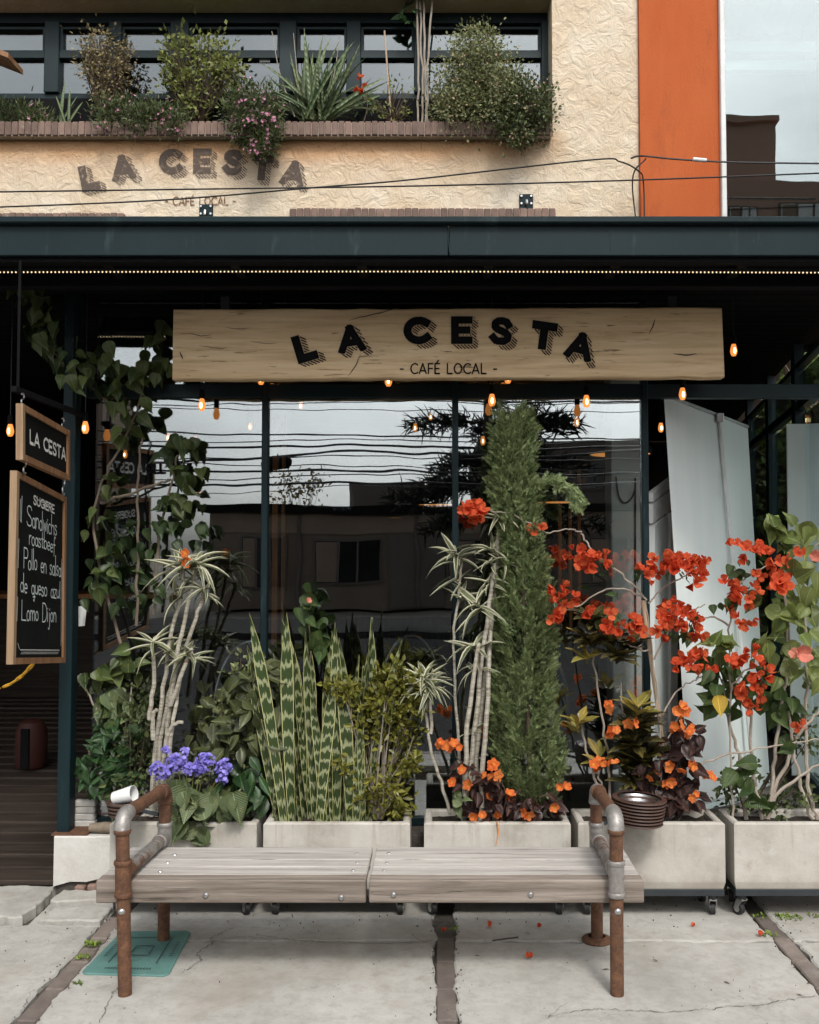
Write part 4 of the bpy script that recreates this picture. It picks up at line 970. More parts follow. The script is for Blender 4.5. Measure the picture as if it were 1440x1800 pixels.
# white folded door leaf behind the mullion, left of the banner
dr = thing('white_door', 'white framed folding door leaf behind the right mullion', 'door', at(1160, 1300, 5.4))
def slant(px0, y0, px1, y1, th, Ya=4.93, Yb=5.3):
    p, q, r, s = at(px0, y0, Ya), at(px1, y1, Yb), at(px1, y1+th*.92, Yb), at(px0, y0+th, Ya); t = V((.03,0,0)); m = MB(); m.smooth = False
    m.v = [tuple(x) for x in (p,q,r,s,p+t,q+t,r+t,s+t)]; m.f = [(0,1,2,3),(7,6,5,4),(0,4,5,1),(1,5,6,2),(2,6,7,3),(3,7,4,0)]; return m
part('top_rail', slant(1138, 866, 1176, 838, 16), MT['white'], dr); part('middle_rail', slant(1138, 886, 1178, 858, 34), MT['white'], dr)
part('panel', slant(1141, 922, 1164, 906, 520, 4.95, 5.15), MT['banner'], dr); part('stile', slant(1170, 902, 1182, 893, 520, 5.2, 5.29), MT['white'], dr)
# roll-up banner seen from behind
bn = thing('roll_up_banner', 'blank grey white roll up banner leaning in front of the garden side', 'banner', at(1285, 1420, 5.15))
BL, BR = 4.86, 5.55
q = [at(1167,694,BL), at(1314,751,BR), at(1356,1400,BR), at(1212,1428,BL)]
m = MB(); nx, ny = 10, 14
for j in range(ny+1):
    for i in range(nx+1):
        u, v = i/nx, j/ny; p = q[0].lerp(q[1], u).lerp(q[3].lerp(q[2], u), v); m.v.append(tuple(p+V((.004*math.sin(u*9+v*3), .006*math.sin(u*7+v*2), 0))))
m.f = [(j*(nx+1)+i, j*(nx+1)+i+1, (j+1)*(nx+1)+i+1, (j+1)*(nx+1)+i) for j in range(ny) for i in range(nx)]
k = len(m.v); m.v += [(x+.003, y+.003, z) for x, y, z in m.v]; m.f += [tuple(i+k for i in reversed(f)) for f in m.f]
part('panel', m, MT['banner'], bn)
part('top_rail', MB().tube([q[0]+V((0,-.004,.002)), q[1]+V((0,-.004,.002))], .010, 8), MT['steel'], bn)
pa, pb = at(1264,733,5.27), at(1330,1415,5.27)
part('pole', MB().tube([pa, pb], .011, 8), MT['white'], bn); part('hook', MB().bbox(pa.x-.02, pa.x+.02, pa.y-.03, pa.y+.03, pa.z-.03, pa.z+.02, .004), MT['steel'], bn)
part('base', MB().tube([q[3]+V((0,0,.01)), q[2]+V((0,0,.01))], .035, 8), MT['steel'], bn)
# tables and hoop-backed chairs in the dark
def table(x, y, label):
    t = thing('cafe_table', label, 'table', (x, y, zp-.004), 'tables inside the cafe'); z = zp-.004
    part('table_top', MB().bbox(x-.35, x+.35, y-.35, y+.35, z+.71, z+.74, .005), MT['deck'], t); part('pedestal', MB().cyl((x,y,z+.02),(x,y,z+.71), .03, 10), MT['black'], t)
    part('foot', MB().lathe([(.0,0),(.22,0),(.22,.012),(.03,.03),(0,.03)], (x,y,z), 14), MT['black'], t)
def chair(x, y, rz, label):
    z = zp-.004; t = thing('hoop_chair', label, 'chair', (x, y, z), 'metal hoop chairs inside'); c, s = math.cos(rz), math.sin(rz)
    W = lambda a, b, h: V((x+a*c-b*s, y+a*s+b*c, z+h))
    part('seat', MB().lathe([(0,.44),(.19,.44),(.205,.452),(.19,.468),(0,.47)], (x,y,z), 16), MT['deck'], t)
    for a in (-1, 1):
        for b in (-1, 1): part('leg', MB().tube([W(a*.14,b*.14,.44), W(a*.2,b*.2,0)], .011, 6), MT['black'], t)
    part('back_hoop', MB().tube([W(.2*math.cos(R(k)), -.19, .46+.40*math.sin(R(k))) for k in range(0, 181, 12)], .011, 8), MT['steel'], t)
table(-1.0, 5.9, 'dark square cafe table behind the tall dracaena'); table(.35, 6.1, 'dark square cafe table behind the snake plant'); table(1.2, 7.4, 'dark square cafe table far back by the column')
chair(-1.0, 5.35, 0, 'hoop backed chair with its back to the left pane'); chair(-.25, 5.7, .5, 'hoop backed chair turned behind the snake plant'); chair(.55, 5.45, -.2, 'hoop backed chair behind the right end of the snake plant'); chair(1.25, 5.6, .3, 'hoop backed chair behind the cypress')
# wire mesh screen
ms_ = thing('mesh_screen', 'thin square wire mesh screen inside behind the snake plant', 'screen', at(740, 1290, 6.6))
m = MB(); xa, xb2 = X_(610,6.6), X_(1000,6.6); za, zb2 = zp, Z_(1084,6.6)
x = xa
while x <= xb2: m.tube([(x,6.6,za),(x,6.6,zb2)], .0022, 4, False); x += .042
z = zb2
while z > za: m.tube([(xa,6.603,z),(xb2,6.603,z)], .0022, 4, False); z -= .12
part('wires', m, MT['dsteel'], ms_); part('top_bar', MB().tube([(xa,6.6,zb2),(xb2,6.6,zb2)], .006, 6), MT['dsteel'], ms_)
# left doorway: counter, chain, orange container
ctr = thing('bar_counter', 'dark wooden bar counter far inside the doorway', 'counter', (-4.2, 9.6, .2))
part('front_panel', MB().box(-6, -2.6, 9.6, 10.2, .05, 1.15), MT['deck'], ctr); part('counter_top', MB().bbox(-6.1, -2.5, 9.5, 10.3, 1.151, 1.20, .006), MT['warmwood'], ctr)
oc = at(55, 1322, 6.4); z0 = .021+.048+.012*11
oc.z = .19
t = thing('orange_container', 'orange rounded container with a dark central band in the dark doorway', 'container', oc)
part('body', MB().lathe([(0,.0),(.085,.0),(.10,.02),(.10,.24),(.075,.30),(.03,.32),(0,.32)], oc, 16), MT['orangeplastic'], t)
part('band', MB().bbox(oc.x-.028, oc.x+.028, oc.y-.112, oc.y-.09, oc.z+.01, oc.z+.27, .004), MT['black'], t)
def chain_links(pts, name, mat, label, cat, Rr=.014, r=.0032, group=None):
    p = smooth_path(pts, 12); L = sum((p[i+1]-p[i]).length for i in range(len(p)-1)); n = int(L/(Rr*2.3)); t = thing(name, label, cat, p[0], group)
    lm = MB().tube([V((.6*Rr*math.cos(a), 1.25*Rr*math.sin(a), 0)) for a in [2*math.pi*k/12 for k in range(13)]], r, 5, False).mesh('link', mat)
    for i in range(n):
        q, d = along(p, (i+.5)/n); inst('link', lm, t, frame(q, d, V((1,0,0)) if i % 2 else V((0,.2,1))))
chain_links([at(56,1170,4.3), at(36,1190,4.3), at(10,1206,4.3), at(-40,1222,4.3)], 'plastic_chain', MT['chain'], 'yellow plastic chain hanging from the foot of the menu board', 'chain', .017, .0045)

# ------------------------------------------------------------------ hanging chalkboards
def board(name, label, near_top, near_bot, far_top, far_bot, lines, edge_px, deco=False):
    nb_, nt_, ft, fb = near_bot, near_top, far_top, far_bot
    xd = (fb-nb_).normalized(); wd = (fb-nb_).length; zu = V((0,0,1)); nrm = xd.cross(zu).normalized()   # nrm faces the viewer's side
    h = nt_.z-nb_.z; h2 = ft.z-fb.z
    t = thing(name, label, 'sign', nb_.lerp(fb, .5), 'hanging chalkboard signs')
    P = lambda u, v, o=0.0: nb_.lerp(fb, u)+(nt_-nb_).lerp(ft-fb, u)*v+nrm*o
    def bar(u0, v0, u1, v1, o0, o1):
        m = MB(); m.smooth = False; c = [(u0,v0),(u1,v0),(u1,v1),(u0,v1)]
        m.v = [tuple(P(u,v,o0)) for u,v in c]+[tuple(P(u,v,o1)) for u,v in c]; m.f = [(3,2,1,0),(4,5,6,7),(0,1,5,4),(1,2,6,5),(2,3,7,6),(3,0,4,7)]; return m
    fu, fv = .028/wd, .026/h
    part('panel', bar(fu, fv, 1-fu, 1-fv, -.008, .004), MT['chalkboard'], t)
    part('frame_stile', bar(0, 0, fu, 1, -.014, .014), MT['framepale'], t); part('frame_stile', bar(1-fu, 0, 1, 1, -.014, .014), MT['frame'], t)
    part('frame_rail', bar(fu, 0, 1-fu, fv, -.013, .013), MT['frame'], t); part('frame_rail', bar(fu, 1-fv, 1-fu, 1, -.013, .013), MT['frame'], t)
    yd = (P(.5,1)-P(.5,0)).normalized()
    for (s, u, v, hh, w_, fit, mat, gap) in lines:
        slope = (P(1,v)-P(0,v)).normalized()
        part('lettering', line_text(s, P(u, v, .0065), slope, yd, hh, w_, gap, 1, fit*wd, jit=.05 if mat is MT['chalk'] else 0), mat, t, kind='stuff')
    if deco:
        m = MB(); m.smooth = False
        def ln(u0, v0, u1, v1, o=.0065, tk=.0016):
            a, b = P(u0,v0,o), P(u1,v1,o); d = (b-a).normalized(); n = nrm.cross(d)*tk; m.quad(a-n, b-n, b+n, a+n)
        ln(.14,.075,.90,.075); ln(.93,.10,.93,.62); ln(.10,.11,.13,.08)
        for i in range(34): u = .16+.72*i/34; ln(u,.052,u+.016,.066)
        for i in range(40): v = .12+.48*i/40; ln(.945,v,.965,v+.008)
        ln(.40,.905,.66,.905)
        part('border_line', m, MT['chalkw'], t)
    return P, t
P1, t1 = board('hanging_sign', 'small black hanging sign reading LA CESTA in a wood frame', at(34,709,3.85), at(34,808,3.85), at(118,757,4.5), at(118,845,4.5), [('LA CESTA', .17, .38, .052, .0115, .76, MT['chalkw'], .22)], 12)
P2, t2 = board('menu_chalkboard', 'tall black menu chalkboard with handwriting below the small sign', at(24,827,3.85), at(17,1168,3.85), at(112,874,4.5), at(110,1165,4.5),
    [('SUGIERE', .34, .872, .036, .0075, .42, MT['chalkw'], .2), ('/', .10, .74, .10, .005, .07, MT['chalk'], .1), ('Sandwichs', .22, .745, .085, .0052, .60, MT['chalk'], .08), ('roastbeef', .27, .645, .072, .0052, .52, MT['chalk'], .08),
     ('/', .06, .50, .11, .005, .07, MT['chalk'], .1), ('Pollo en salsa', .18, .510, .082, .0052, .74, MT['chalk'], .08), ('de queso azul', .13, .380, .075, .0052, .78, MT['chalk'], .08), ('/', .06, .225, .09, .005, .06, MT['chalk'], .1), ('Lomo Dijon', .16, .235, .08, .0052, .66, MT['chalk'], .1)], 12, True)
def s_hook(top, bot, label):
    d = bot-top; L = d.length; pts = [top+V((0, .012*math.sin(R(a)), -L*.25+L*.25*math.cos(R(a)))) for a in range(-60, 181, 30)]+[top+V((0, -.012*math.sin(R(a)), -L*.75+L*.25*math.cos(R(a)))) for a in range(30, 241, 30)]
    solo('metal_hook', MB().tube(pts, .0035, 6), MT['steel'], label, 'hook', 'metal hooks of the hanging signs', top)
s_hook(P1(.06,1)+V((0,0,.05)), P1(.06,1)+V((0,0,.0)), 'steel hook above the near end of the small sign'); s_hook(P1(.9,1)+V((0,0,.05)), P1(.9,1), 'steel hook above the far end of the small sign')
s_hook(P1(.1,0)+V((0,0,.012)), P2(.1,1), 'steel hook between both signs at the near end'); s_hook(P1(.92,0)+V((0,0,.012)), P2(.92,1), 'steel hook between both signs at the far end')
hx = P1(.5,1)
arm = thing('sign_bracket', 'black steel arm under the awning carrying the hanging signs', 'bracket', (hx.x, 4.15, 2.3))
part('arm', MB().box(hx.x-.012, hx.x+.012, 3.86, 4.6, P1(.06,1).z+.052, P1(.06,1).z+.075), MT['black'], arm)
for y in (3.9, 4.5): part('drop_rod', MB().cyl((hx.x,y,P1(.06,1).z+.076),(hx.x,y,SOF-.03), .006, 6), MT['black'], arm)

# ------------------------------------------------------------------ string lights, pendant lamps
gl = MB().lathe([(.009,-.012),(.012,-.020),(.0165,-.038),(.0182,-.049),(.016,-.060),(.010,-.072),(0,-.074)], n=10).mesh('glass_bulb', MT['bulb'])
fi = MB().lathe([(0,-.034),(.004,-.037),(.006,-.050),(.004,-.060),(0,-.063)], n=6)
fi.v = [(x*1.0, y-.0175, z) for x, y, z in fi.v]; fi = fi.mesh('filament', MT['fil'])
sk = MB().lathe([(0,.03),(.010,.03),(.014,.02),(.014,-.012),(.0105,-.014)], n=10).mesh('socket', MT['black'])
blist = [(355,712,4.60,'left edge of the sky reflection'),(683,669,4.60,'under the middle of the wooden sign'),(865,704,4.60,'at the top of the cypress'),(1031,706,4.60,'right of the cypress top'),(1200,693,4.60,'just above the banner corner'),
 (1290,616,4.7,'right of the wooden sign end'),(150,752,4.60,'just right of the green post'),(529,713,7.4,'in the first pane, high'),(730,752,6.8,'in the middle pane by the tree reflection'),(757,733,8.4,'tiny, far inside the middle pane'),
 (849,775,6.3,'left of the cypress beside the mullion'),(1014,742,6.0,'lower right of the cypress top'),(1162,752,6.0,'between mullion and banner'),(440,750,7.6,'in the first pane over the far roof'),(18,757,4.60,'left of the hanging sign'),(197,695,6.6,'among the vine leaves'),(220,799,7.2,'behind the vine over the low branch'),
 (296,769,7.0,'left of the first pane edge'),(343,774,7.2,'by the vine leaves at the pane edge'),(1415,738,6.0,'at the right edge by the side glazing'),(459,666,4.60,'under the sign left of centre'),(893,664,4.60,'under the sign right of centre'),(697,905,9,'far inside above the low roof reflection')]
pts_by = {}
for i, (px, py, Y, l) in enumerate(blist[:-1]):
    p = at(px, py, Y)+V((0,0,.045)); t = thing('string_bulb', 'glowing amber filament bulb '+l, 'light bulb', p, 'amber string light bulbs')
    inst('glass_bulb', gl, t, Matrix.Translation(p)); inst('filament', fi, t, Matrix.Translation(p)); inst('socket', sk, t, Matrix.Translation(p))
    top = SOF+.028
    inst('drop_cord', MB().tube([(0,0,.03),(0,0,top-p.z)], .003, 5).mesh('drop_cord', MT['cable']), t, Matrix.Translation(p))
def pendant(px, py, Y, r, h, label):
    p = at(px, py, Y); t = thing('pendant_lamp', label, 'lamp', p, 'pendant lamps inside')
    part('lamp_shade', MB().lathe([(r,0),(r*.96,h*.25),(r*.55,h*.8),(.06,h),(.03,h*1.25),(0,h*1.25)], p, 24), MT['black'], t); part('inner_glow', MB().lathe([(0,h*.28),(r*.55,h*.30),(r*.93,.006)], p, 24), MT['pend'], t)
    part('cord', MB().cyl(p+V((0,0,h*1.25)), V((p.x,p.y,SOF+.028)), .006, 6), MT['cable'], t)
pendant(695, 911, 8.5, .11, .10, 'small pendant lamp glowing far inside the middle pane'); pendant(770, 888, 7.8, .18, .17, 'pendant lamp with an amber rim at the second mullion'); pendant(985, 884, 7.0, .2, .22, 'pendant lamp glowing behind the cypress branch')
pendant(1090, 800, 6.0, .20, .17, 'large dark pendant lamp right of the cypress'); pendant(340, 866, 8.4, .10, .09, 'small pendant lamp far inside behind the vine')

# ------------------------------------------------------------------ planters on casters
PX = [-1.125, -.447, .263, .944, 1.632]; YP = 4.275; PW, PD = .648, .245; PZ0, PZ1 = .132, .420
plabel = ['leftmost concrete planter holding the violet flowers', 'concrete planter holding the snake plant', 'concrete planter under the cypress', 'concrete planter beside the bench end holding the croton', 'rightmost concrete planter holding the hibiscus']
def planter_mesh():
    m = MB(); m.smooth = False; t = .034; x0, x1, y0, y1 = -PW/2, PW/2, 0, PD; b = .007
    def ring(x0, x1, y0, y1, z): return [(x0,y0,z),(x1,y0,z),(x1,y1,z),(x0,y1,z)]
    L = [ring(x0+.008,x1-.008,y0+.006,y1-.006,0), ring(x0,x1,y0,y1,.03), ring(x0,x1,y0,y1,PZ1-PZ0-b), ring(x0+b,x1-b,y0+b,y1-b,PZ1-PZ0), ring(x0+t-b,x1-t+b,y0+t-b,y1-t+b,PZ1-PZ0), ring(x0+t,x1-t,y0+t,y1-t,PZ1-PZ0-b), ring(x0+t+.01,x1-t-.01,y0+t+.01,y1-t-.01,.15)]
    for r in L: m.v += r
    for k in range(len(L)-1): m.f += [(k*4+i, k*4+(i+1)%4, k*4+4+(i+1)%4, k*4+4+i) for i in range(4)]
    m.f += [(3,2,1,0), tuple(range(24,28))]
    return m
# the concrete is shared shape, each with its own material offset through the object's random value
pm = planter_mesh().mesh('planter_box', None)
pmat = MT['planter']; nt_ = pmat.node_tree
for n_ in [n for n in nt_.nodes if n.type == 'MAPPING']:
    oi = nt_.nodes.new('ShaderNodeObjectInfo'); sc_ = nt_.nodes.new('ShaderNodeVectorMath'); sc_.operation = 'SCALE'; sc_.inputs[0].default_value = (31, 17, 9)
    nt_.links.new(oi.outputs['Random'], sc_.inputs['Scale']); nt_.links.new(sc_.outputs[0], n_.inputs['Location'])
pm.materials.append(pmat)
m = MB(); nx, ny = 16, 6
for j in range(ny+1):
    for i in range(nx+1): m.v.append((-PW/2+.03+(PW-.06)*i/nx, .03+(PD-.06)*j/ny, PZ1-PZ0-.030+rnd(-.010,.012)))
m.f = [(j*(nx+1)+i, j*(nx+1)+i+1, (j+1)*(nx+1)+i+1, (j+1)*(nx+1)+i) for j in range(ny) for i in range(nx)]
soil_me = m.mesh('soil', MT['soil'])
m = MB().bbox(-PW/2+.004, PW/2-.004, .003, .034, -.032, -.002, .002); m.bbox(-PW/2+.004, PW/2-.004, PD-.034, PD-.003, -.032, -.002, .002)
m.bbox(-PW/2+.005, -PW/2+.035, .0345, PD-.0345, -.0315, -.0025, .002); m.bbox(PW/2-.035, PW/2-.005, .0345, PD-.0345, -.0315, -.0025, .002)
tr_me = m.mesh('trolley_frame', MT['dsteel'])
post_me = MB().cyl((0,0,-.028),(0,0,.0),.020,12).mesh('caster_stem', MT['dsteel'])
m = MB(); m.smooth = False
for s in (-1, 1):
    m.add([(s*.014,-.016,0),(s*.014,.016,0),(s*.014,.030,-.030),(s*.014,.018,-.044),(s*.014,.004,-.03),(s*.017,-.016,0),(s*.017,.016,0),(s*.017,.030,-.030),(s*.017,.018,-.044),(s*.017,.004,-.03)],
      [(0,1,2,3,4),(9,8,7,6,5)]+[(i,(i+1)%5,(i+1)%5+5,i+5) for i in range(5)])
m.bbox(-.0165, .0165, -.018, .018, -.004, .006, .002)
fork_me = m.mesh('fork', MT['steel'])
whl = MB().tube([(-.011,0,0),(.011,0,0)], .028, 18).mesh('wheel', MT['rubber'])
hub_me = MB().tube([(-.0125,0,0),(.0125,0,0)], .016, 12).mesh('hub', MT['steel'])
for i, x in enumerate(PX):
    t = thing('concrete_planter', plabel[i], 'planter', (x, YP, 0), 'concrete planters on casters'); M0 = Matrix.Translation((x, YP, PZ0))
    inst('planter_box', pm, t, M0); inst('soil', soil_me, t, M0 @ Matrix.Rotation(0, 4, 'Z')); inst('trolley_frame', tr_me, t, M0)
    for sx in (-1, 1):
        for sy in (0, 1):
            cx_, cy_ = x+sx*(PW/2-.045), YP+(.045 if sy == 0 else PD-.045); a = rnd(-.9, .9)
            Mc = Matrix.Translation((cx_, cy_, PZ0-.033-.028+.002)) @ Matrix.Rotation(a, 4, 'Z')
            c = inst('caster', fork_me, t, Mc)
            # the wheel, hub and stem are children of the caster
            zw = -(PZ0-.033-.026)+.028
            for nm, me, z_, yy_ in (('wheel', whl, zw, .022), ('hub', hub_me, zw, .022), ('caster_stem', post_me, .030, 0)):
                o = bpy.data.objects.new(nm, me); link(o, c); o.matrix_basis = Matrix.Translation((0, yy_, z_))

# ------------------------------------------------------------------ bench
bz0, bz1 = .315, .398; bx0, bx1, bxm = -1.269, .765, -.262
bnch = thing('pipe_bench', 'weathered wooden bench with rusty iron pipe legs and armrests', 'bench', (-.25, 3.8, 0))
for (a, b, sgn) in ((bx0, bxm-.006, 1), (bxm+.006, bx1, -1)):
    for (y0, y1) in ((3.667, 3.750), (3.759, 3.838), (3.847, 4.003)):
        m = MB().bbox(a+.002, b-.002, y0, y1, bz1-.034, bz1+rnd(-.002,.001), .004); part('seat_plank', m, MT['bench'], bnch)
    part('front_beam', MB().bbox(a, b, 3.600, 3.664, bz0, bz1+.001, .004), MT['beam'], bnch)
    part('back_beam', MB().bbox(a+.01, b-.01, 3.95, 3.998, bz0, bz1-.036, .004), MT['beam'], bnch)
    part('cross_batten', MB().bbox((a+b)/2-.03, (a+b)/2+.03, 3.666, 3.948, bz0+.01, bz1-.036, .004), MT['beam'], bnch)
for px, py in ((362,1574),(600,1578),(692,1573),(933,1573)):
    p = at(px, py, 3.6); part('bolt', MB().lathe([(.0,.008),(.006,.0075),(.0105,.003),(.0115,0)], n=12, M=Matrix.Translation((p.x, 3.6, p.z)) @ Matrix.Rotation(R(90), 4, 'X')), MT['steel'], bnch)
for xs in (bxm-.06, bxm+.06):
    for y in (3.71, 3.80, 3.92): part('screw', MB().lathe([(.0,.0035),(.006,.003),(.008,0)], (xs+rnd(-.006,.006), y, bz1), 8), MT['steel'], bnch)
for y in (3.70, 3.80, 3.9): part('screw', MB().lathe([(.0,.0035),(.006,.003),(.008,0)], (-1.06, y, bz1), 8), MT['steel'], bnch)
pr_ = .0248
def ring(p, d, r=.0325, h=.009, mat='rust'):
    d = V(d).normalized(); return MB().tube([V(p)-d*h, V(p)-d*h*.6, V(p)+d*h*.6, V(p)+d*h], [r*.93, r, r, r*.93], 16)
YFt, YRr = 3.563, 4.047; zt_ = .642; zc = bz1+.031
for side, (xft, xfb, xr) in (('l', (-1.163, -1.144, -1.142)), ('r', (.656, .655, .662))):
    L = side == 'l'
    mF = MT['rust'] if L else MT['pipe_mix']
    lx = lambda z: xfb+(xft-xfb)*z/zt_
    leg = part('front_leg', MB().tube([(lx(0),YFt,0),(lx(.349),YFt,.349)], pr_, 18), MT['rust'] if L else MT['rust'], bnch)
    part('collar', ring((lx(.361),YFt,.361),(0,0,1)), MT['rust'] if L else MT['zinc'], leg)
    part('bolt', MB().lathe([(.0,.010),(.007,.009),(.012,.004),(.013,0)], n=12, M=Matrix.Translation((lx(.299), YFt-pr_+.002, .307)) @ Matrix.Rotation(R(90), 4, 'X')), MT['steel'], leg)
    part('tee', MB().tube([(lx(.354),YFt,.354),(lx(.479),YFt,.479)], pr_+.004, 18).tube([(lx(zc),YFt+.004,zc),(lx(zc),YFt+.075,zc)], pr_+.003, 18), mF if L else MT['zinc'], bnch)
    part('collar', ring((lx(.476),YFt,.476),(0,0,1)), MT['rust'] if L else MT['zinc'], bnch)
    part('upper_leg', MB().tube([(lx(.479),YFt,.479),(lx(.599),YFt,.587)], pr_, 18), MT['rust'] , bnch)
    part('collar', ring((lx(.589),YFt,.589),(0,0,1),.0315), MT['rust'], bnch)
    el = [(lx(.589),YFt,.589),(lx(.589),YFt,.601)]+[(lx(.64), YFt+.045-.045*math.cos(R(a)), zt_-.045+.045*math.sin(R(a))) for a in range(0, 91, 15)]+[(lx(.64),YFt+.065,zt_)]
    part('elbow', MB().tube(el, pr_+.005, 18), MT['zinc'], bnch)
    part('armrest', MB().tube([(lx(.64),YFt+.062,zt_),(xr,YRr-.05,zt_-.014)], pr_, 18), MT['rust'], bnch)
    el2 = [(xr,YRr-.065,zt_-.015)]+[(xr, YRr-.045+.045*math.sin(R(a)), zt_-.06+.045*math.cos(R(a))) for a in range(0, 91, 15)]+[(xr,YRr,.574)]
    part('elbow', MB().tube(el2, pr_+.005, 18), MT['rust'] if L else MT['zinc'], bnch)
    part('collar', ring((xr,YRr-.07,zt_-.014),(0,1,0),.0315,.006), MT['rust'], bnch); part('collar', ring((xr,YRr,.574),(0,0,1),.0315), MT['rust'] if L else MT['zinc'], bnch)
    part('rear_leg', MB().tube([(xr,YRr,0),(xr,YRr,.579)], pr_, 18), MT['rust'], bnch)
    part('tee', MB().tube([(xr,YRr,.379),(xr,YRr,.479)], pr_+.004, 18).tube([(xr,YRr-.075,zc),(xr,YRr-.004,zc)], pr_+.003, 18), MT['zinc'], bnch)
    part('collar', ring((xr,YRr,.479),(0,0,1)), MT['zinc'], bnch)
    part('cross_pipe', MB().tube([(lx(zc),YFt+.07,zc),(xr,YRr-.07,zc)], pr_, 18), MT['pipe_mix'], bnch)
    part('collar', ring((xr,YRr-.078,zc),(0,1,0),.0305,.006), MT['zinc'], bnch)
    if not L: part('flange', MB().lathe([(.0,0),(.062,0),(.064,.006),(.058,.012),(.036,.016),(.034,.02)], (xr,YRr,0), 20), MT['rust'], bnch)
# ribbed pots at the arm ends
def ribbed(name, label, c, r, n, dz, cat, tilt=0.0):
    t = thing(name, label, cat, c); Mt = Matrix.Rotation(tilt, 4, 'Y')
    for i in range(n):
        k = 1-.10*(n-1-i)/max(1, n-1)
        part('saucer', MB().lathe([(r*k*.80, i*dz+.001),(r*k*.97,i*dz+.003),(r*k,i*dz+dz*.4),(r*k*.985,i*dz+dz*.72),(r*k*.86,i*dz+dz*.82),(r*k*.80,i*dz+dz*.78)], c, 28, Mt), MT['clay'], t)
    part('core', MB().lathe([(0,0),(r*.78,0),(r*.83,dz*n*.86),(r*.60,dz*n*.86),(r*.5,dz*n*.55),(0,dz*n*.5)], c, 24, Mt), MT['clay'], t)
    return t
c1 = at(1122, 1447, 4.18)
t = ribbed('ribbed_pot', 'brown ribbed round pot with a glass rim beside the right armrest', c1, .118, 8, .0142, 'pot', R(3))
part('glass_liner', MB().lathe([(.068,.088),(.088,.106),(.082,.106),(.06,.08),(0,.078)], c1, 28, Matrix.Rotation(R(3), 4, 'Y')), MT['steel'], t)
part('bracket', MB().tube([(.662+.03,4.06,c1.z+.03),(c1.x-.09,4.15,c1.z+.03)], .008, 6), MT['dsteel'], t)
c2 = at(222, 1433, 4.16)
t = ribbed('saucer_stack', 'stack of brown saucers holding a white paper cup beside the left armrest', c2, .082, 4, .0165, 'saucers')
part('bracket', MB().tube([(-1.142-.03,4.06,c2.z+.03),(c2.x+.06,4.13,c2.z+.03)], .008, 6), MT['dsteel'], t)
cp = c2+V((-.005,-.01,.085))
solo('paper_cup', MB().lathe([(0,-.05),(.027,-.05),(.036,.045),(.034,.045),(.026,-.045),(0,-.045)], cp, 16, Matrix.Rotation(R(75), 4, 'Y') @ Matrix.Rotation(R(10), 4, 'X')), MT['paper'], 'white paper cup lying in the saucer stack beside the left armrest', 'cup', loc=cp)
# stepped pale blocks behind the saucers at the foot of the post
st = thing('stone_block', 'pale layered stone block on the low wall right of the green post', 'stone', at(170, 1430, 4.72))
for i in range(4):
    z = zp+.002+i*.032; part('stone_course', MB().bbox(X_(139,4.72)+rnd(0,.008), X_(176,4.72)+rnd(-.006,.004), 4.70+rnd(-.006,.004), 4.74, z, z+.031, .005), MT['plaster'], st)
solo('log_rail', MB().tube([(xp1+.10,4.60,zp+.028),(xp1+.17,4.6,zp+.03),(xp1+.28,4.6,zp+.026)], [.020,.026,.024], 10), MT['bark'], 'dark weathered wood rail on the low wall under the saucers', 'rail', loc=(xp1+.1,4.6,zp+.028))

# ------------------------------------------------------------------ street seen in the glass and the garden beyond the side
def block(name, label, x0, x1, y0, y1, h, mat, wins, cat='building', eave=0.0):
    t = thing(name, label, cat, ((x0+x1)/2, y1, 0)); part('wall', MB().box(x0, x1, y0, y1, -.05, h), mat, t)
    if eave: part('roof', MB().box(x0-eave, x1+eave, y0-eave, y1+eave, h+.002, h+.22), MT['black'], t)
    for (wx, wz, ww, wh) in wins:
        f = part('window', MB().box(wx-ww/2-.06, wx+ww/2+.06, y1+.001, y1+.06, wz-.06, wz+wh+.06), MT['brownrender'] if mat is not MT['brownrender'] else MT['greyb'], t); part('pane', MB().box(wx-ww/2, wx+ww/2, y1+.062, y1+.075, wz, wz+wh), MT['dglass'], f)
        for k_ in range(1, 3): part('window_bar', MB().box(wx-ww/2+ww*k_/3-.03, wx-ww/2+ww*k_/3+.03, y1+.077, y1+.10, wz, wz+wh), MT['greyb'], f)
        part('curtain', MB().box(wx-ww/2+.02, wx-ww/2+ww*.36, y1+.0755, y1+.0765, wz+.02, wz+wh-.02), MT['beige'], f)
    return t
block('street_house', 'low brown house across the street mirrored in the storefront', -6.6, 9.5, -24, -18, 2.75, MT['brownrender'], [(-5.0,.6,1.2,1.4),(-2.6,.75,1.9,1.2),(1.4,.55,2.2,1.4),(5.2,.7,1.6,1.3),(7.8,.7,1.2,1.3)], eave=.25)
hs = bpy.data.objects['street_house']
part('upper_band', MB().box(-6.58, 9.48, -18.02, -17.96, 2.15, 2.7), MT['beige'], hs)
for x_ in (-4.0, -.6, 3.3, 6.6): part('downpipe', MB().cyl((x_, -17.93, 0), (x_, -17.93, 2.7), .05, 8), MT['greyb'], hs)
part('wall_panel', MB().box(-1.4, .2, -17.995, -17.95, 0, 2.1), MT['greyb'], hs)
block('street_building', 'beige block across the street mirrored at the left pane', -18, -9.3, -19.5, -17, 6.3, MT['beige'], [(-14.5,1,1.5,1.6),(-11.5,1,1.2,1.6)])
block('street_building', 'grey brown block across the street mirrored behind the cypress', 1.5, 8.4, -36, -28, 6.0, MT['greyb'], [(3,4.1,1,1.1),(6,4.1,1,1.1)])
block('street_house', 'gabled far house mirrored in the middle pane', -4.0, -.6, -36, -33, 4.7, MT['greyb'], [(-1.6,3.2,.8,.9)], eave=0)
_dg = MT['dglass']; MT['dglass'] = MT['column']
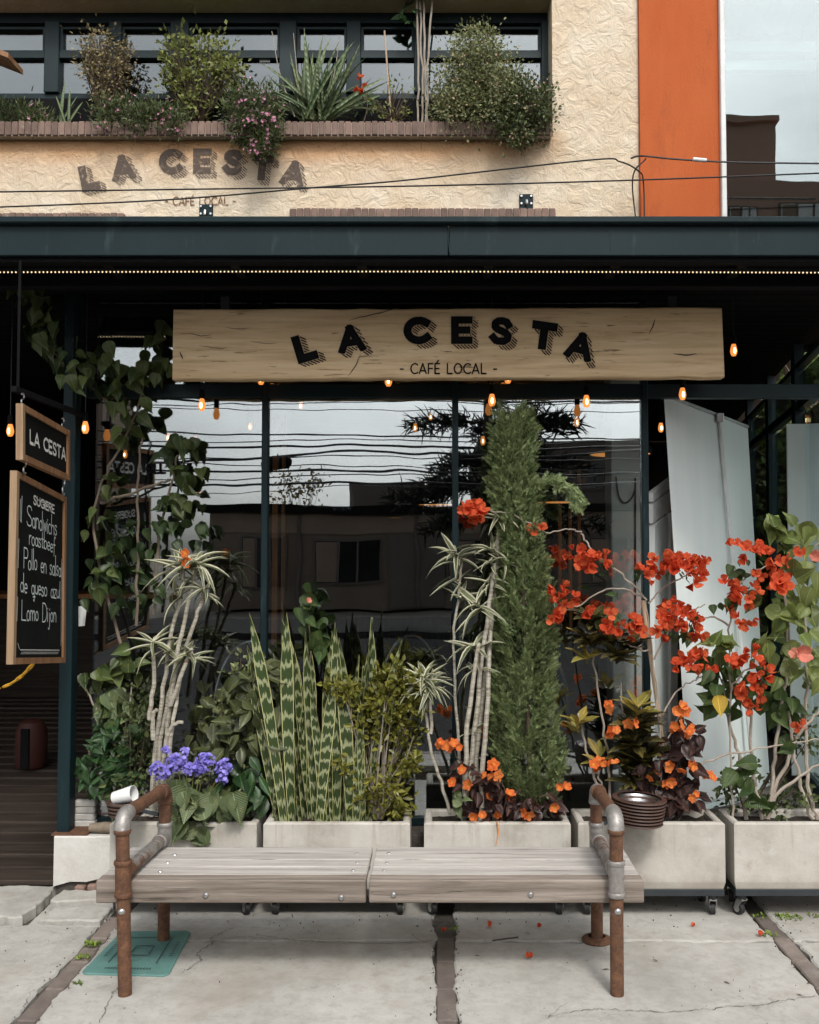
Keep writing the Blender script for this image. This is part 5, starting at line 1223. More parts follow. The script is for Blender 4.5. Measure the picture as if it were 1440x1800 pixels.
tw = block('brick_tower', 'dark brick building with a chimney mirrored in the neighbour window', 9.2, 30, -32, -20, 13.6, MT['brick_far'], [(9.85,10.8,.8,1.9),(11.8,10.8,1.5,2.0),(14.6,10.8,1.5,2.0),(18,10.8,2.2,2.0),(10.4,5.5,1.4,2.0),(14,5.5,2.2,2.0)])
MT['dglass'] = _dg
part('chimney', MB().box(9.9, 11.6, -24, -22, 13.602, 16.4), MT['brick_far'], tw); part('chimney_cap', MB().box(9.6, 11.7, -24.2, -21.8, 16.402, 16.6), MT['brick_far'], tw)
names = ('topmost','second from the top','third from the top','fourth from the top','fifth from the top','sixth from the top','seventh from the top','seventh from the bottom','sixth from the bottom','fifth from the bottom','fourth from the bottom','third from the bottom','second from the bottom','lowest')
for i, (z, y, s, r) in enumerate(((4.24,-6.2,.05,.010),(4.16,-6.1,.12,.016),(4.10,-6,.02,.008),(3.98,-6,.22,.007),(3.56,-6,.24,.014),(3.50,-6.2,.06,.009),(3.42,-6.3,.10,.020),(3.27,-6.2,-.16,.022),(3.20,-6,.12,.010),(3.06,-6,.26,.008),(2.98,-6,.14,.018),(2.92,-6.1,-.08,.009),(2.80,-6.2,.05,.020),(2.72,-6.1,-.2,.007))):
    solo('street_wire', MB().tube(smooth_path([(-9,y,z+s), (-4,y,z+.35*s-.10), (-1.2,y,z-.03-.1*s), (1.5,y,z-.09), (4,y,z-.4*s), (9,y,z-s+.12)], 5, .006), r, 5), MT['cable'], 'dark overhead street wire mirrored in the panes, '+names[i], 'cable', 'overhead wires across the street', (0,y,z))
cz = at(0, 0, 1); t = thing('cable_closure', 'dark drum shaped splice case hung on the street wires mirrored in the first pane', 'splice case', (-2.62, -6.05, 3.0))
part('case', MB().tube([(-2.85,-6.05,3.02),(-2.80,-6.05,3.03),(-2.45,-6.05,3.08),(-2.40,-6.05,3.08)], [.05,.10,.10,.04], 12), MT['black'], t); part('hanger', MB().cyl((-2.62,-6.05,3.1),(-2.62,-6.05,3.2), .01, 6), MT['cable'], t)
def conifer(x, y, h, r, label, z0=2.3):
    t = thing('conifer', label, 'tree', (x, y, 0)); part('trunk', MB().tube([(x,y,-.05),(x+.05,y,h*.5),(x,y,h)], [.17,.11,.03], 8), MT['darktwig'], t)
    Ms = []; br = MB(); z = z0
    while z < h-.3:
        k = (1-(z-z0)/(h-z0))**.8; nb_ = 8
        for j in range(nb_):
            a = rnd(0, 6.28); L = r*k*rnd(.6, 1.05); e = V((x+L*math.cos(a), y+L*math.sin(a), z-.12*L+rnd(-.1,.1))); b = V((x,y,z)); br.tube([b, b.lerp(e,.5)+V((0,0,.08)), e], [.03,.006], 4, False)
            for q in range(int(150*L/r)+30):
                u = rnd(.25, 1.02); p = b.lerp(e, u)+V((0,0,.32*u*(1-u)))+rv(.07); d = (e-b).normalized()*.6+rv(.5)+V((0,0,.25)); Ms.append(frame(p, d, V((0,0,1)), rnd(.22, .42)))
        z += rnd(.5, .75)
    part('branches', br, MT['darktwig'], t); part('crown', scatter(T_BLADE[0], T_BLADE[1], Ms+[M_ @ Matrix.Rotation(1.2, 4, 'Y') for M_ in Ms]), MT['l_con'], t, kind='stuff')
conifer(1.0, -10, 9.5, 2.5, 'tall dark conifer across the street mirrored in the panes')
def tree(name, label, x, y, z, h, r, n, mat, leaf=.10, flat=.8):
    t = thing(name, label, 'tree', (x, y, z)); part('trunk', MB().tube([(x,y,z-.03),(x+.06,y,z+h*.4),(x-.05,y,z+h*.75)], [.06,.02], 8), MT['bark'], t)
    br = MB(); Ms = []
    for k in range(26):
        a = rnd(0, 6.28); q = V((x+r*rnd(.25,.95)*math.cos(a), y+r*rnd(.25,.95)*math.sin(a), z+h*rnd(.35,1.0))); br.tube([(x+.03,y,z+h*rnd(.25,.6)), q], [.018,.005], 4, False)
        for j in range(n//26): Ms.append(frame(q+rv(r*.17), rv(1)+V((0,0,-.4)), rv(1)+V((0,0,1)), rnd(.6,1.2)*leaf))
    part('branches', br, MT['bark'], t); part('crown', scatter(T_OV[0][0], T_OV[0][1], Ms), mat, t, kind='stuff')
tree('bare_tree', 'small light tree beside the far house mirrored in the glass', -5.2, -26, 0, 4.6, 1.2, 520, MT['l_dry'], .16)
struct('garden_ground', MB().box(XC+.3, 14, 5.05, 30, -.2, .1), MT['soil'])
tree('garden_tree', 'leafy tree outside the side glazing nearest the street', 3.35, 7.4, .1, 3.3, .8, 900, MT['l_hibt'], .14)
tree('garden_tree', 'leafy tree outside the side glazing behind the banner', 3.6, 8.3, .1, 3.6, 1.0, 900, MT['l_hibt'], .14)
tree('garden_tree', 'slim tree outside the side glazing farthest back', 4.2, 10.6, .1, 3.2, .9, 800, MT['l_bush'], .13)
tree('garden_shrub', 'dense shrub outside at the foot of the side glazing', 2.75, 7.2, .1, 1.5, .55, 900, MT['l_bushd'], .09)
tree('garden_shrub', 'dense shrub outside farther along the side glazing', 3.2, 9.4, .1, 1.6, .7, 900, MT['l_bushd'], .10)
gw = thing('garden_wall', 'orange rendered garden wall with roof tiles beyond the side glazing', 'wall', (6, 13, .1))
part('wall', MB().box(2.6, 14, 13, 13.2, .1, 2.55), MT['greyb'], gw); part('tile_cap', MB().bbox(2.5, 14.1, 12.85, 13.3, 2.552, 2.75, .02), MT['tile'], gw)
block('garden_house', 'orange house beyond the garden wall seen at the right edge', 5.3, 5.9, 14, 18, 4.6, MT['orange'], [])
block('garden_house', 'pale grey house beyond the garden at the far right', 6.2, 14, 14, 18, 6.5, MT['column'], [])
solo('roller_screen', MB().bbox(X_(1386,5.6), X_(1500,5.6), 5.6, 5.612, .32, Z_(745,5.6), .002), MT['banner'], 'pale grey green roller screen at the right edge beyond the hibiscus', 'roller screen', loc=(2.2,5.6,.3))

Ms = []
for i in range(520):
    k = random.random()
    x, y = rnd(-2.2, 2.3), rnd(3.2, 4.6)
    if k < .35: x = random.choice(SX)+random.choice((-1,1))*rnd(.035,.06)
    elif k < .65: y = rnd(4.15, 4.6)
    Ms.append(frame((x, y, .003), rv(1), rv(1), rnd(.0016, .006)*(1 if k < .65 else .6)))
o = part('grit', scatter([(-1,0,0),(1,.2,0),(0,1,0),(.1,.3,.9),(0,-.8,-.3)], [(0,1,3),(1,2,3),(2,0,3),(0,4,1)], Ms), MT['joint']); o['kind'] = 'stuff'; o['label'] = 'loose grit and crumbs on the pavement by the planters'
# ------------------------------------------------------------------ plants: helpers
def blobpt(b, Y, dd):
    cx, cy, rx, ry = b[:4]; a = rnd(0, 6.283); k = math.sqrt(random.random())
    return at(cx+rx*k*math.cos(a), cy+ry*k*math.sin(a), Y+rnd(-dd, dd)), V((math.cos(a)*k, 0, -math.sin(a)*k))
def leafcloud(t, key, blobs, Y, size, dd=.08, down=.5, out=.6, name='leaf', face=(-.1,-1,.7), jit=.55):
    for b in blobs:
        for i in range(b[4]):
            p, o = blobpt(b, Y, dd); d = o*out+V((0,-.25,-down))+rv(jit); s = rnd(*size)
            inst(name, random.choice(ME[key]), t, frame(p-d.normalized()*s*.4, d, V(face)+rv(.35), (s*rnd(.85,1.1), s, s)))
def rosette(t, p, d, n, L, key='drac', up=.35, name='leaf'):
    d = V(d).normalized(); u = d.orthogonal().normalized(); v = d.cross(u)
    for i in range(n):
        a = i*2.4+rnd(-.3,.3); e = up+rnd(-.5,.7)*(1-.5*i/n); q = u*math.cos(a)+v*math.sin(a); dd_ = q+d*e; s = L*rnd(.7, 1.15)
        inst(name, random.choice(ME[key]), t, frame(p-d*rnd(0,.05), dd_, d-q*.3, (s*rnd(.8,1.15), s, s)))
def stems(t, paths, r, mat, Y=4.4, name='stem', wob=.004, n=6):
    out = []
    for pp in paths:
        p = px_path(Y, pp, 6, wob); part(name, MB().tube(p, [r, r*.55], n), mat, t); out.append(p)
    return out
def flowers(t, key, blobs, Y, s, dd=.07, name='flower', n0=(0,-1,.25)):
    for b in blobs:
        for i in range(b[4]):
            p, o = blobpt(b, Y, dd); z = V(n0)+o*.9+rv(.4); inst(name, random.choice(ME[key]), t, frame(p, rv(1), z, rnd(s*.8, s*1.15)) if abs(z.normalized().x) < 2 else None)
def zframe(p, z, s):
    z = V(z).normalized(); x = z.orthogonal().normalized(); x = Matrix.Rotation(rnd(0,6.28), 3, z) @ x; y = z.cross(x)
    return Matrix(((x.x*s,y.x*s,z.x*s,p.x),(x.y*s,y.y*s,z.y*s,p.y),(x.z*s,y.z*s,z.z*s,p.z),(0,0,0,1)))
def flowers(t, key, blobs, Y, s, dd=.07, name='flower', n0=(0,-1,.25)):
    for b in blobs:
        for i in range(b[4]):
            p, o = blobpt(b, Y, dd); inst(name, random.choice(ME[key]), t, zframe(p, V(n0)+o*.9+rv(.35), rnd(s*.75, s*1.2)))
def bush(name, label, cat, base, Y, blobs, mat, leaf, blossom=None, group=None, dd=.10, tmpl=None, twigs=10, bs=.010, clump=16, upb=.2, stemmat='darktwig', dens=1.0):
    """many-leaved shrub: twigs from the base into every clump, leaves gathered round clump centres, gaps between them"""
    b0 = at(base[0], base[1], Y); t = thing(name, label, cat, b0, group); Ms = []; Bs = []; tw = MB()
    for b in blobs:
        cx, cy, rx, ry, n = b[:5]; n = int(n*dens); nc = max(3, n//clump); k = 0
        for c in range(nc):
            q, o = blobpt((cx, cy, rx, ry), Y, dd)
            if c < twigs: tw.tube([b0+V((rnd(-.02,.02),0,0)), b0.lerp(q, .5)+rv(.012), q], [.005,.0018], 4, False)
            sp = .55*min(rx, ry)*mpp(Y)*rnd(.3,.6)
            for j in range(clump):
                e = rv(1); Ms.append(frame(q+e*sp, e*.7+V((0,-.2,upb))+rv(.4), V((0,-.8,.8))+rv(.6), rnd(.7,1.3)*leaf))
            if blossom and random.random() < blossom[1]:
                for j in range(blossom[2]): e = rv(1); e.y = -abs(e.y); Bs.append(zframe(q+e*sp*1.25, e+V((0,-.6,.5)), bs*rnd(.7,1.25)))
    tm = tmpl or T_SMALL
    part('stem', tw, MT[stemmat], t); part('foliage', scatter(tm[0], tm[1], Ms), mat, t, kind='stuff')
    if Bs:
        fv = [(0,0,0)]+[(math.cos(R(a))*(1 if k % 2 == 0 else .55), math.sin(R(a))*(1 if k % 2 == 0 else .55), .35) for k, a in enumerate(range(0, 360, 36))]
        part('blossoms', scatter(fv, [(0,i,i%10+1) for i in range(1, 11)], Bs), MT[blossom[0]], t, kind='stuff')
    return t

# ------------------------------------------------------------------ upper window box
YU = 5.27
bush('flowering_bush', 'low dark bush with few pink flowers at the far left of the window sill', 'plant', (40,225), YU, [(38,212,52,28,620),(10,205,30,22,200)], MT['l_bushd'], .030, ('f_pink', .10, 2), dens=2.6, tmpl=T_NEEDLE, upb=.7)
t = thing('spiky_plant', 'small pale sword leaved plant on the sill beside the dry bush', 'plant', at(116,215,YU))
for tx, ty in ((98,160),(112,138),(122,150),(135,165),(146,172),(108,172),(128,176)):
    a = at(116+rnd(-8,8),217,YU); b = at(tx,ty,YU+rnd(-.05,.05)); inst('leaf', random.choice(ME['strap'][:2]), t, frame(a, b-a, V((rnd(-.5,.5),-1,.2)), ((b-a).length*1.2, (b-a).length, (b-a).length)))
bush('dry_bush', 'upright thin brownish dry bush on the window sill', 'plant', (186,215), 5.32, [(182,100,42,42,420),(190,150,34,36,260),(160,110,18,26,90),(212,100,22,22,80)], MT['l_dry'], .021, None, dens=2.2, clump=9, twigs=40)
bush('flowering_bush', 'wide dark bush with pink flowers in front of the dry bush', 'plant', (250,235), 5.20, [(215,205,50,28,700),(275,210,55,26,760),(245,222,70,14,300)], MT['l_bushd'], .028, ('f_pink', .12, 3), dens=2.6, tmpl=T_NEEDLE, upb=.7)
bush('leafy_shrub', 'loose lime green shrub standing on the sill left of the hanging flowers', 'plant', (350,215), 5.30, [(318,98,30,42,210),(365,110,50,50,330),(398,122,26,20,110),(340,150,48,34,230),(310,130,22,28,80),(352,185,26,26,120)], MT['l_lime'], .030, None, dens=1.7, clump=8, twigs=30)
bush('flowering_bush', 'hanging bush of pink flowers spilling over the bricks', 'plant', (447,210), 5.10, [(447,190,50,34,900),(448,228,46,24,620),(460,256,24,18,260)], MT['l_bushd'], .028, ('f_pink', .2, 3), dens=2.6, tmpl=T_NEEDLE, upb=.3, bs=.011)
t = thing('sword_plant', 'large spiky sword leaved plant in the middle of the window sill', 'plant', at(556,213,YU)); b0 = at(556,214,YU)
for i in range(66):
    a = R(rnd(-56, 62)); L = rnd(.26, .56)*(1 if abs(a) < .7 else .9); d = V((math.sin(a), rnd(-.5,.3), math.cos(a))); s = L*rnd(.6,.9)
    inst('leaf', random.choice(ME['strap'][:3] if abs(a) > .6 else ME['strap'][:2]), t, frame(b0+V((rnd(-.07,.07),rnd(-.04,.04),0)), d, V((-math.sin(a)*.3,-1,.3))+rv(.4), (s,L,L)))
for px, py in ((516,58),(597,62),(478,55)):
    part('flower_stalk', MB().tube(px_path(YU, [(px*.4+545*.6,205),(px*.8+110,130),(px,py)], 5), [.004,.002], 5), MT['twig'], t)
t = thing('red_flower', 'single red geranium flower on a stalk beside the sword plant', 'flower', at(640,210,YU))
part('stalk', MB().tube(px_path(YU, [(640,212),(646,185),(640,155)], 5), .003, 5), MT['bark'], t); flowers(t, 'boug', [(638,150,11,16,9)], 5.24, .024, .02)
leafcloud(t, 'fern', [(640,185,20,20,12)], YU, (.03,.05), .04)
bush('rose_plant', 'sparse small leaved plant round the bamboo stake on the sill', 'plant', (690,212), 5.28, [(665,185,28,18,60),(700,170,30,26,70),(690,198,36,12,60)], MT['l_lime'], .022, None, clump=5, twigs=20)
a = at(688,212,YU); solo('bamboo_stake', MB().tube([a, at(676,54,YU+.03)], .005, 6), MT['bamboo'], 'thin bamboo stake standing on the sill between sword plant and yucca', 'stake', loc=a)
t = thing('cane_plant', 'tall bundle of thin canes rising out of the picture from the sill', 'plant', at(742,215,YU))
for x0, x1 in ((735,732),(742,738),(748,743),(752,760)):
    part('stem', MB().tube(px_path(YU, [(x0,215),(x0,120),(x1,-30)], 6, .003), .006, 6), MT['twig'], t)
for k in range(6): rosette(t, at(735+rnd(-22,22), rnd(-30,12), YU+rnd(-.06,.06)), (rnd(-.4,.4),-.3,.6), 8, .10, 'fern')
leafcloud(t, 'fern', [(720,25,22,18,10)], YU, (.05,.09), .05)
bush('round_bush', 'big rounded olive bush with tiny pale buds at the right of the sill', 'plant', (845,215), 5.20, [(840,150,62,70,1900),(800,185,38,36,700),(870,170,44,48,900),(835,75,38,30,420),(900,160,24,30,260)], MT['l_bush'], .020, ('f_pale', .10, 3), dens=2.6, clump=14, bs=.007, dd=.13)
bush('trailing_bush', 'dark trailing bush hanging over the right end of the sill', 'plant', (925,215), 5.10, [(925,185,46,44,620),(910,228,38,26,420),(945,165,20,26,160),(955,210,18,20,120)], MT['l_bushd'], .022, ('f_pale', .15, 3), dens=2.2, clump=10, bs=.007)

# ------------------------------------------------------------------ left: vines and shrubs round the post
t = thing('climbing_vine', 'dark leafy vine climbing under the awning left of the wooden sign', 'vine', at(230,1180,4.9))
stems(t, [[(222,1160),(178,1010),(165,900),(192,820),(235,740),(262,660)], [(240,1100),(243,940),(242,840),(250,770)], [(270,1080),(278,960),(300,850),(312,800)], [(235,745),(170,690),(110,640),(60,560)], [(178,885),(220,870),(285,848),(300,842)]], .008, MT['bark'], 4.68)
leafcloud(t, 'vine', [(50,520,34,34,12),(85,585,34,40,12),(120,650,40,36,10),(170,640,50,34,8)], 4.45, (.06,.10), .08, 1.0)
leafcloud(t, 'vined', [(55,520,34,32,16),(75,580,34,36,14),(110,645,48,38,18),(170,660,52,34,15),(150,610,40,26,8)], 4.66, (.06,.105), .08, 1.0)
leafcloud(t, 'vine', [(285,595,24,26,10),(262,648,34,26,12),(300,640,22,22,7),(225,690,40,40,14),(240,735,18,20,4)], 4.62, (.065,.105), .08, 1.0)
leafcloud(t, 'vine', [(222,765,26,18,7),(330,830,26,22,9),(322,790,30,20,8),(200,855,18,26,5),(318,880,28,28,7)], 4.66, (.065,.105), .06, .8)
leafcloud(t, 'vined', [(275,930,54,60,15),(200,960,44,60,13),(165,1030,24,60,8),(235,1040,54,60,13),(360,945,24,30,6),(305,800,40,30,6)], 4.67, (.06,.10), .07, .8)
leafcloud(t, 'vine', [(165,925,20,40,7),(180,1010,26,40,8),(165,1190,24,20,4),(215,1170,36,30,8)], 4.64, (.06,.10), .05, .8)
t = thing('green_shrub', 'deep green leafy shrub at the foot of the post behind the saucers', 'shrub', at(190,1400,4.62))
stems(t, [[(190,1420),(185,1340),(175,1290)], [(195,1420),(205,1330),(230,1260)], [(190,1420),(170,1350),(155,1320)]], .006, MT['bark'], 4.62)
leafcloud(t, 'fern', [(190,1340,48,52,95),(165,1360,30,40,40),(215,1290,34,30,26),(225,1360,26,36,30),(195,1285,36,24,20)], 4.62, (.055,.095), .10, .35)
t = thing('pale_leaf_shrub', 'sparse shrub with pale hanging leaves behind the tall dracaena', 'shrub', at(225,1310,4.66))
stems(t, [[(222,1325),(226,1270),(232,1200)], [(230,1325),(245,1285),(252,1240)], [(180,1270),(160,1230),(146,1200)]], .006, MT['twig'], 4.66)
leafcloud(t, 'broad', [(222,1245,26,12,6),(238,1260,22,22,7),(200,1235,14,16,4)], 4.64, (.09,.14), .04, .9); leafcloud(t, 'vine', [(190,1225,28,40,14),(225,1185,40,30,14),(185,1275,20,20,8)], 4.66, (.07,.11), .06, .7)
# tall dracaena in the left planter
def dracaena(label, canes, rosettes, base, Y, cane_r=.011, drys=()):
    t = thing('dracaena', label, 'plant', at(base[0], base[1], Y), 'dracaenas in the planters')
    for c in canes: part('cane', MB().tube(px_path(Y, c, 5, .0025), [cane_r, cane_r*.75], 7), MT['cane'], t)
    for (px, py, n, L, dx) in rosettes: rosette(t, at(px, py, Y-.02), (dx, -.35, 1), n, L)
    return t
Yd = 4.42
dracaena('tall dracaena with bundled pale canes behind the violet flowers', [
    [(266,1435,4.42),(272,1330,4.42),(285,1230,4.40),(300,1120,4.42),(318,1040),(322,985)], [(284,1435),(290,1320),(302,1210,4.38),(325,1090,4.4),(343,1010),(348,985)], [(276,1435,4.46),(282,1300),(310,1180,4.46),(333,1120),(352,1065),(362,1030)],
    [(300,1240,4.37),(322,1180,4.36),(338,1140,4.38)], [(263,1265),(270,1190),(268,1130)], [(294,1430),(297,1330,4.37),(305,1265,4.36),(316,1200)], [(270,1300,4.36),(268,1262,4.35),(276,1246,4.35)], [(288,1330,4.36),(300,1280,4.35),(322,1270,4.34)]],
    [(316,990,17,.17,-.2),(346,985,17,.17,.2),(362,1035,11,.13,.5),(308,1040,9,.17,-.9),(268,1128,14,.15,-.1),(325,1150,16,.14,.1),(300,1135,9,.14,-.5),(342,1150,9,.12,.6),(336,1000,8,.12,0)], (280,1435), Yd)
t = thing('orange_bloom', 'single orange folded bloom in the crown of the tall dracaena', 'flower', at(334,1000,4.36))
for k in range(3): inst('petal', ME['imp'][k % 2], t, zframe(at(332+rnd(-9,9), 982+rnd(-12,14), 4.34), V((rnd(-.5,.5),-1,.2)), .026))
# violet statice with broad leaves
t = thing('violet_flowers', 'clump of violet flower heads over broad leaves in the left planter', 'flower', at(335,1450,4.34))
Bs = []; stm = MB()
for (cx, cy, rx, ry, n) in ((282,1355,18,16,90),(310,1340,18,14,90),(340,1352,18,12,80),(362,1335,16,10,70),(352,1352,14,8,40),(393,1350,13,16,70),(290,1318,7,5,14),(325,1322,8,6,16),(390,1372,9,5,16)):
    q = at(cx, cy, 4.28); stm.tube([at(335+rnd(-15,15),1450,4.36), at((cx+335)/2, 1400, 4.30), q], [.004,.002], 5, False)
    for j in range(n):
        p, o = blobpt((cx, cy, rx, ry), 4.28, .03); Bs.append(zframe(p, o+V((0,-1,.5))+rv(.4), rnd(.006,.011)))
fv = [(0,0,0)]+[(math.cos(R(a)), math.sin(R(a)), .4) for a in range(0, 360, 60)]
part('stems', stm, MT['l_lime'], t); part('florets', scatter(fv, [(0,i,i%6+1) for i in range(1, 7)], Bs), MT['f_vio'], t, kind='stuff')
leafcloud(t, 'broad', [(330,1425,38,26,16),(385,1420,34,22,12),(345,1455,34,18,9),(312,1400,20,16,6)], 4.26, (.10,.16), .05, .5)
# olive shrub between dracaena and snake plant
t = thing('olive_shrub', 'dense olive leaved shrub between the violet flowers and the snake plant', 'shrub', at(425,1440,4.42))
stems(t, [[(430,1445),(425,1330),(440,1220)], [(440,1445),(455,1300),(470,1180)], [(420,1445),(405,1340),(400,1260)]], .007, MT['bark'], 4.46)
leafcloud(t, 'scheff', [(440,1215,40,34,34),(425,1270,38,36,36),(460,1250,34,40,30),(400,1300,28,40,24),(450,1310,42,36,30),(465,1180,24,30,16)], 4.42, (.075,.12), .10, .55)
leafcloud(t, 'fern', [(425,1370,42,36,34),(455,1400,24,30,14)], 4.38, (.08,.13), .06, .7)
leafcloud(t, 'scheff', [(395,1240,22,24,10),(350,1245,22,40,14),(345,1300,20,40,12)], 4.50, (.06,.10), .06, .7)
# snake plant
t = thing('snake_plant', 'tall banded snake plant with yellow leaf margins filling its planter', 'plant', at(560,1440,4.4))
tips = [(500,458,1074,.8),(515,492,1076,.9),(540,524,1085,1.25),(490,431,1140,.8),(505,449,1132,.85),(548,508,1146,.8),(590,600,1093,.9),(600,580,1108,.9),(615,608,1120,1.1),(630,655,1085,.9),(635,651,1110,1.2),(640,686,1121,.9),(580,566,1145,.9),(560,583,1188,1.2),(545,545,1150,1.0),(520,470,1150,.8),
  (570,555,1200,1.0),(610,600,1210,.9),(530,505,1215,1.0),(500,480,1240,.9),(640,625,1230,.9),(556,600,1240,1.0),(590,540,1180,.8),(650,660,1250,.8),(515,536,1230,1.1),(575,590,1280,.8),(625,640,1170,1.0),(505,528,1350,.55),(620,650,1330,.7),(495,474,1418,.45),(530,500,1400,.5),(600,620,1150,.9),(555,535,1110,.8),(585,575,1230,.9),(660,672,1320,.7),(480,492,1300,.7)]
for bx, tx, ty, wsc in tips:
    Y = 4.40+rnd(-.07,.07); a = at(bx, 1448, Y); a.z = .388; b = at(tx, ty, Y-rnd(0,.05)); L = (b-a).length; lw_ = max(L, .45)*wsc*.66
    inst('leaf', random.choice(ME['snake']), t, frame(a, b-a, V((rnd(-.7,.7),-1,.1)), (lw_, L, lw_)))
t = thing('young_hibiscus', 'thin leafy plant with a wilted orange bud above the snake plant', 'plant', at(545,1440,4.62))
stems(t, [[(548,1440),(552,1250),(545,1130),(538,1045)]], .006, MT['bark'], 4.6)
leafcloud(t, 'hibd', [(545,1090,24,30,11),(560,1130,22,40,9),(538,1050,14,12,4)], 4.58, (.06,.11), .05, .9); flowers(t, 'hibf', [(540,1060,4,8,2)], 4.55, .025)
# yellow green small-leaved shrub
bush('small_leaf_shrub', 'yellow green small leaved shrub at the right end of the snake plant', 'shrub', (665,1440), 4.38, [(600,1215,24,20,150),(690,1190,30,20,170),(650,1230,40,28,240),(705,1230,38,26,260),(735,1205,18,20,90),(660,1270,40,26,150),(700,1290,30,30,140),(720,1345,22,16,90),(660,1380,34,34,210),(690,1405,26,24,150),(610,1350,14,30,60)], MT['l_small'], .030, None, dens=1.5, tmpl=(T_OV[0][0], T_OV[0][1]), clump=7, twigs=3, stemmat='twig')
# dracaenas in the third planter
t = dracaena('dracaena with long bare canes left of the cypress', [
    [(830,1445,4.44),(838,1330),(852,1200,4.42),(868,1060),(878,930)], [(815,1445,4.4),(830,1320,4.38),(845,1170,4.37),(858,1080,4.38),(870,990,4.4)], [(845,1445,4.36),(852,1300,4.35),(860,1180,4.36),(862,1080)], [(818,1400,4.35),(823,1270,4.34),(842,1130,4.35)]],
    [(880,905,14,.16,.1),(870,960,10,.13,.3),(862,985,9,.12,-.4),(838,1060,12,.17,-.7),(858,1020,8,.12,-.6),(835,1135,14,.16,-.2),(826,1170,7,.13,-.9),(880,985,6,.11,.9),(830,1285,6,.10,-.8)], (830,1445), 4.42, .012)
dracaena('slender dracaena with one jointed cane before the second mullion', [[(806,1445),(806,1330,4.45),(800,1200),(797,1120),(806,1040),(812,985)]], [(803,978,13,.17,-.1),(800,1015,6,.15,-.8),(812,1045,6,.15,.8),(806,960,5,.12,.3)], (806,1445), 4.46, .0075)
dracaena('low dracaena drooping left on a bent cane', [[(792,1432,4.36),(775,1375,4.34),(755,1310,4.33),(748,1240),(745,1190)], [(757,1290,4.33),(757,1240),(756,1200)]], [(745,1190,18,.14,-.2),(760,1195,15,.14,.3),(752,1215,10,.12,0)], (792,1440), 4.34, .008)
# cypress
t = thing('cypress', 'tall narrow green cypress standing among the planters', 'tree', at(925,1440,4.43))
prof = [(712,905,12),(735,902,36),(770,902,42),(820,902,42),(870,903,44),(905,910,40),(940,915,38),(990,922,46),(1050,922,54),(1110,924,56),(1170,922,56),(1230,922,60),(1290,926,66),(1340,930,66),(1380,935,54),(1405,938,30)]
def pf(py):
    for i in range(len(prof)-1):
        a, b = prof[i], prof[i+1]
        if a[0] <= py <= b[0]:
            u = (py-a[0])/(b[0]-a[0]); return a[1]+(b[1]-a[1])*u, a[2]+(b[2]-a[2])*u
    return prof[-1][1:]
part('trunk', MB().tube(px_path(4.44, [(938,1445),(930,1300),(918,1000),(905,740)], 5), [.016,.005], 7), MT['darktwig'], t)
# one spray: an axis with short scale twigs either side
sv, sf_ = [], []
def sp_tri(a, b, w_):
    a = V(a); b = V(b); d = (b-a).normalized(); n = V((-d.y, d.x, 0))*w_; k = len(sv); sv.extend([tuple(a-n), tuple(b), tuple(a+n)]); sf_.append((k,k+1,k+2))
sp_tri((0,0,0), (0,1,-.05), .04)
for i in range(7):
    y = .12+i*.12
    for s in (-1, 1):
        L = .42*(1-.55*i/7); sp_tri((0,y,-.02), (s*L*.62, y+L*.8, .06*((i % 3)-1)), .034)
Ms = []
for i in range(460):   # each spray clump fans out and up from its own twig, dark gaps between clumps
    py = 722+(1402-722)*((i*.618034) % 1); cx, rr = pf(py); a = rnd(0, 6.283); o = V((math.cos(a), math.sin(a), 0)); c = at(cx, py, 4.43); R_ = rr*mpp(4.43)
    tip = c+V((o.x*R_, o.y*R_*.9, 0))*rnd(.80, 1.06)+V((0,0,rnd(.02,.05))); L = rnd(.09, .17); ax = (o*rnd(.35,.75)+V((rnd(-.2,.2),rnd(-.2,.2),1))).normalized(); base = tip-ax*L
    for k in range(42):
        u = rnd(.1, 1); Ms.append(frame(base+ax*L*u+rv(.013*(1.25-u)), ax+o*rnd(-.2,.7)+rv(.38), o+rv(.5), rnd(.022,.044)))
for i in range(260):   # the branch drooping out to the right, and small ones lower down
    u = rnd(0, 1); p = [at(930,868,4.4), at(965,848,4.34), at(1000,862,4.32), at(1018,884,4.32)]; q, d = along(smooth_path(p, 6), min(.999, u)); Ms.append(frame(q+rv(.012), d*.8+rv(.4)+V((0,0,.1)), V((0,-1,.6))+rv(.4), rnd(.03,.06)))
part('crown', scatter(sv, sf_, Ms), MT['l_cyp'], t, kind='stuff')
# orange impatiens under the cypress
t = thing('orange_begonia', 'bronze leaved plant with orange flowers in the cypress planter', 'plant', at(880,1440,4.34))
stems(t, [[(870,1445),(840,1400),(800,1320)], [(880,1445),(890,1400),(880,1370)], [(890,1445),(930,1410),(985,1390)], [(875,1445),(860,1420),(850,1385)]], .005, MT['darktwig'], 4.36)
leafcloud(t, 'beg', [(870,1400,50,36,50),(920,1425,60,20,34),(815,1370,30,30,14),(840,1430,36,16,18),(960,1415,34,22,12)], 4.36, (.05,.09), .08, .4)
leafcloud(t, 'broad', [(806,1410,14,18,7)], 4.30, (.05,.08), .03, .4)
flowers(t, 'imp', [(770,1307,8,8,2),(795,1312,16,6,4),(808,1354,4,4,1),(802,1377,8,5,2),(822,1378,4,4,1),(862,1348,8,8,2),(862,1365,14,6,3),(892,1402,10,8,3),(925,1427,10,8,2),(838,1432,10,6,2),(858,1402,3,3,1),(990,1384,9,5,2),(972,1412,6,6,1),(875,1436,5,8,2),(848,1436,3,3,1)], 4.30, .026, .03)
# dark trailing thing on the rim
part('trailing_root', MB().tube(px_path(4.268, [(874,1445),(876,1465),(872,1486)], 5), [.004,.001], 5), MT['f_or'], t)

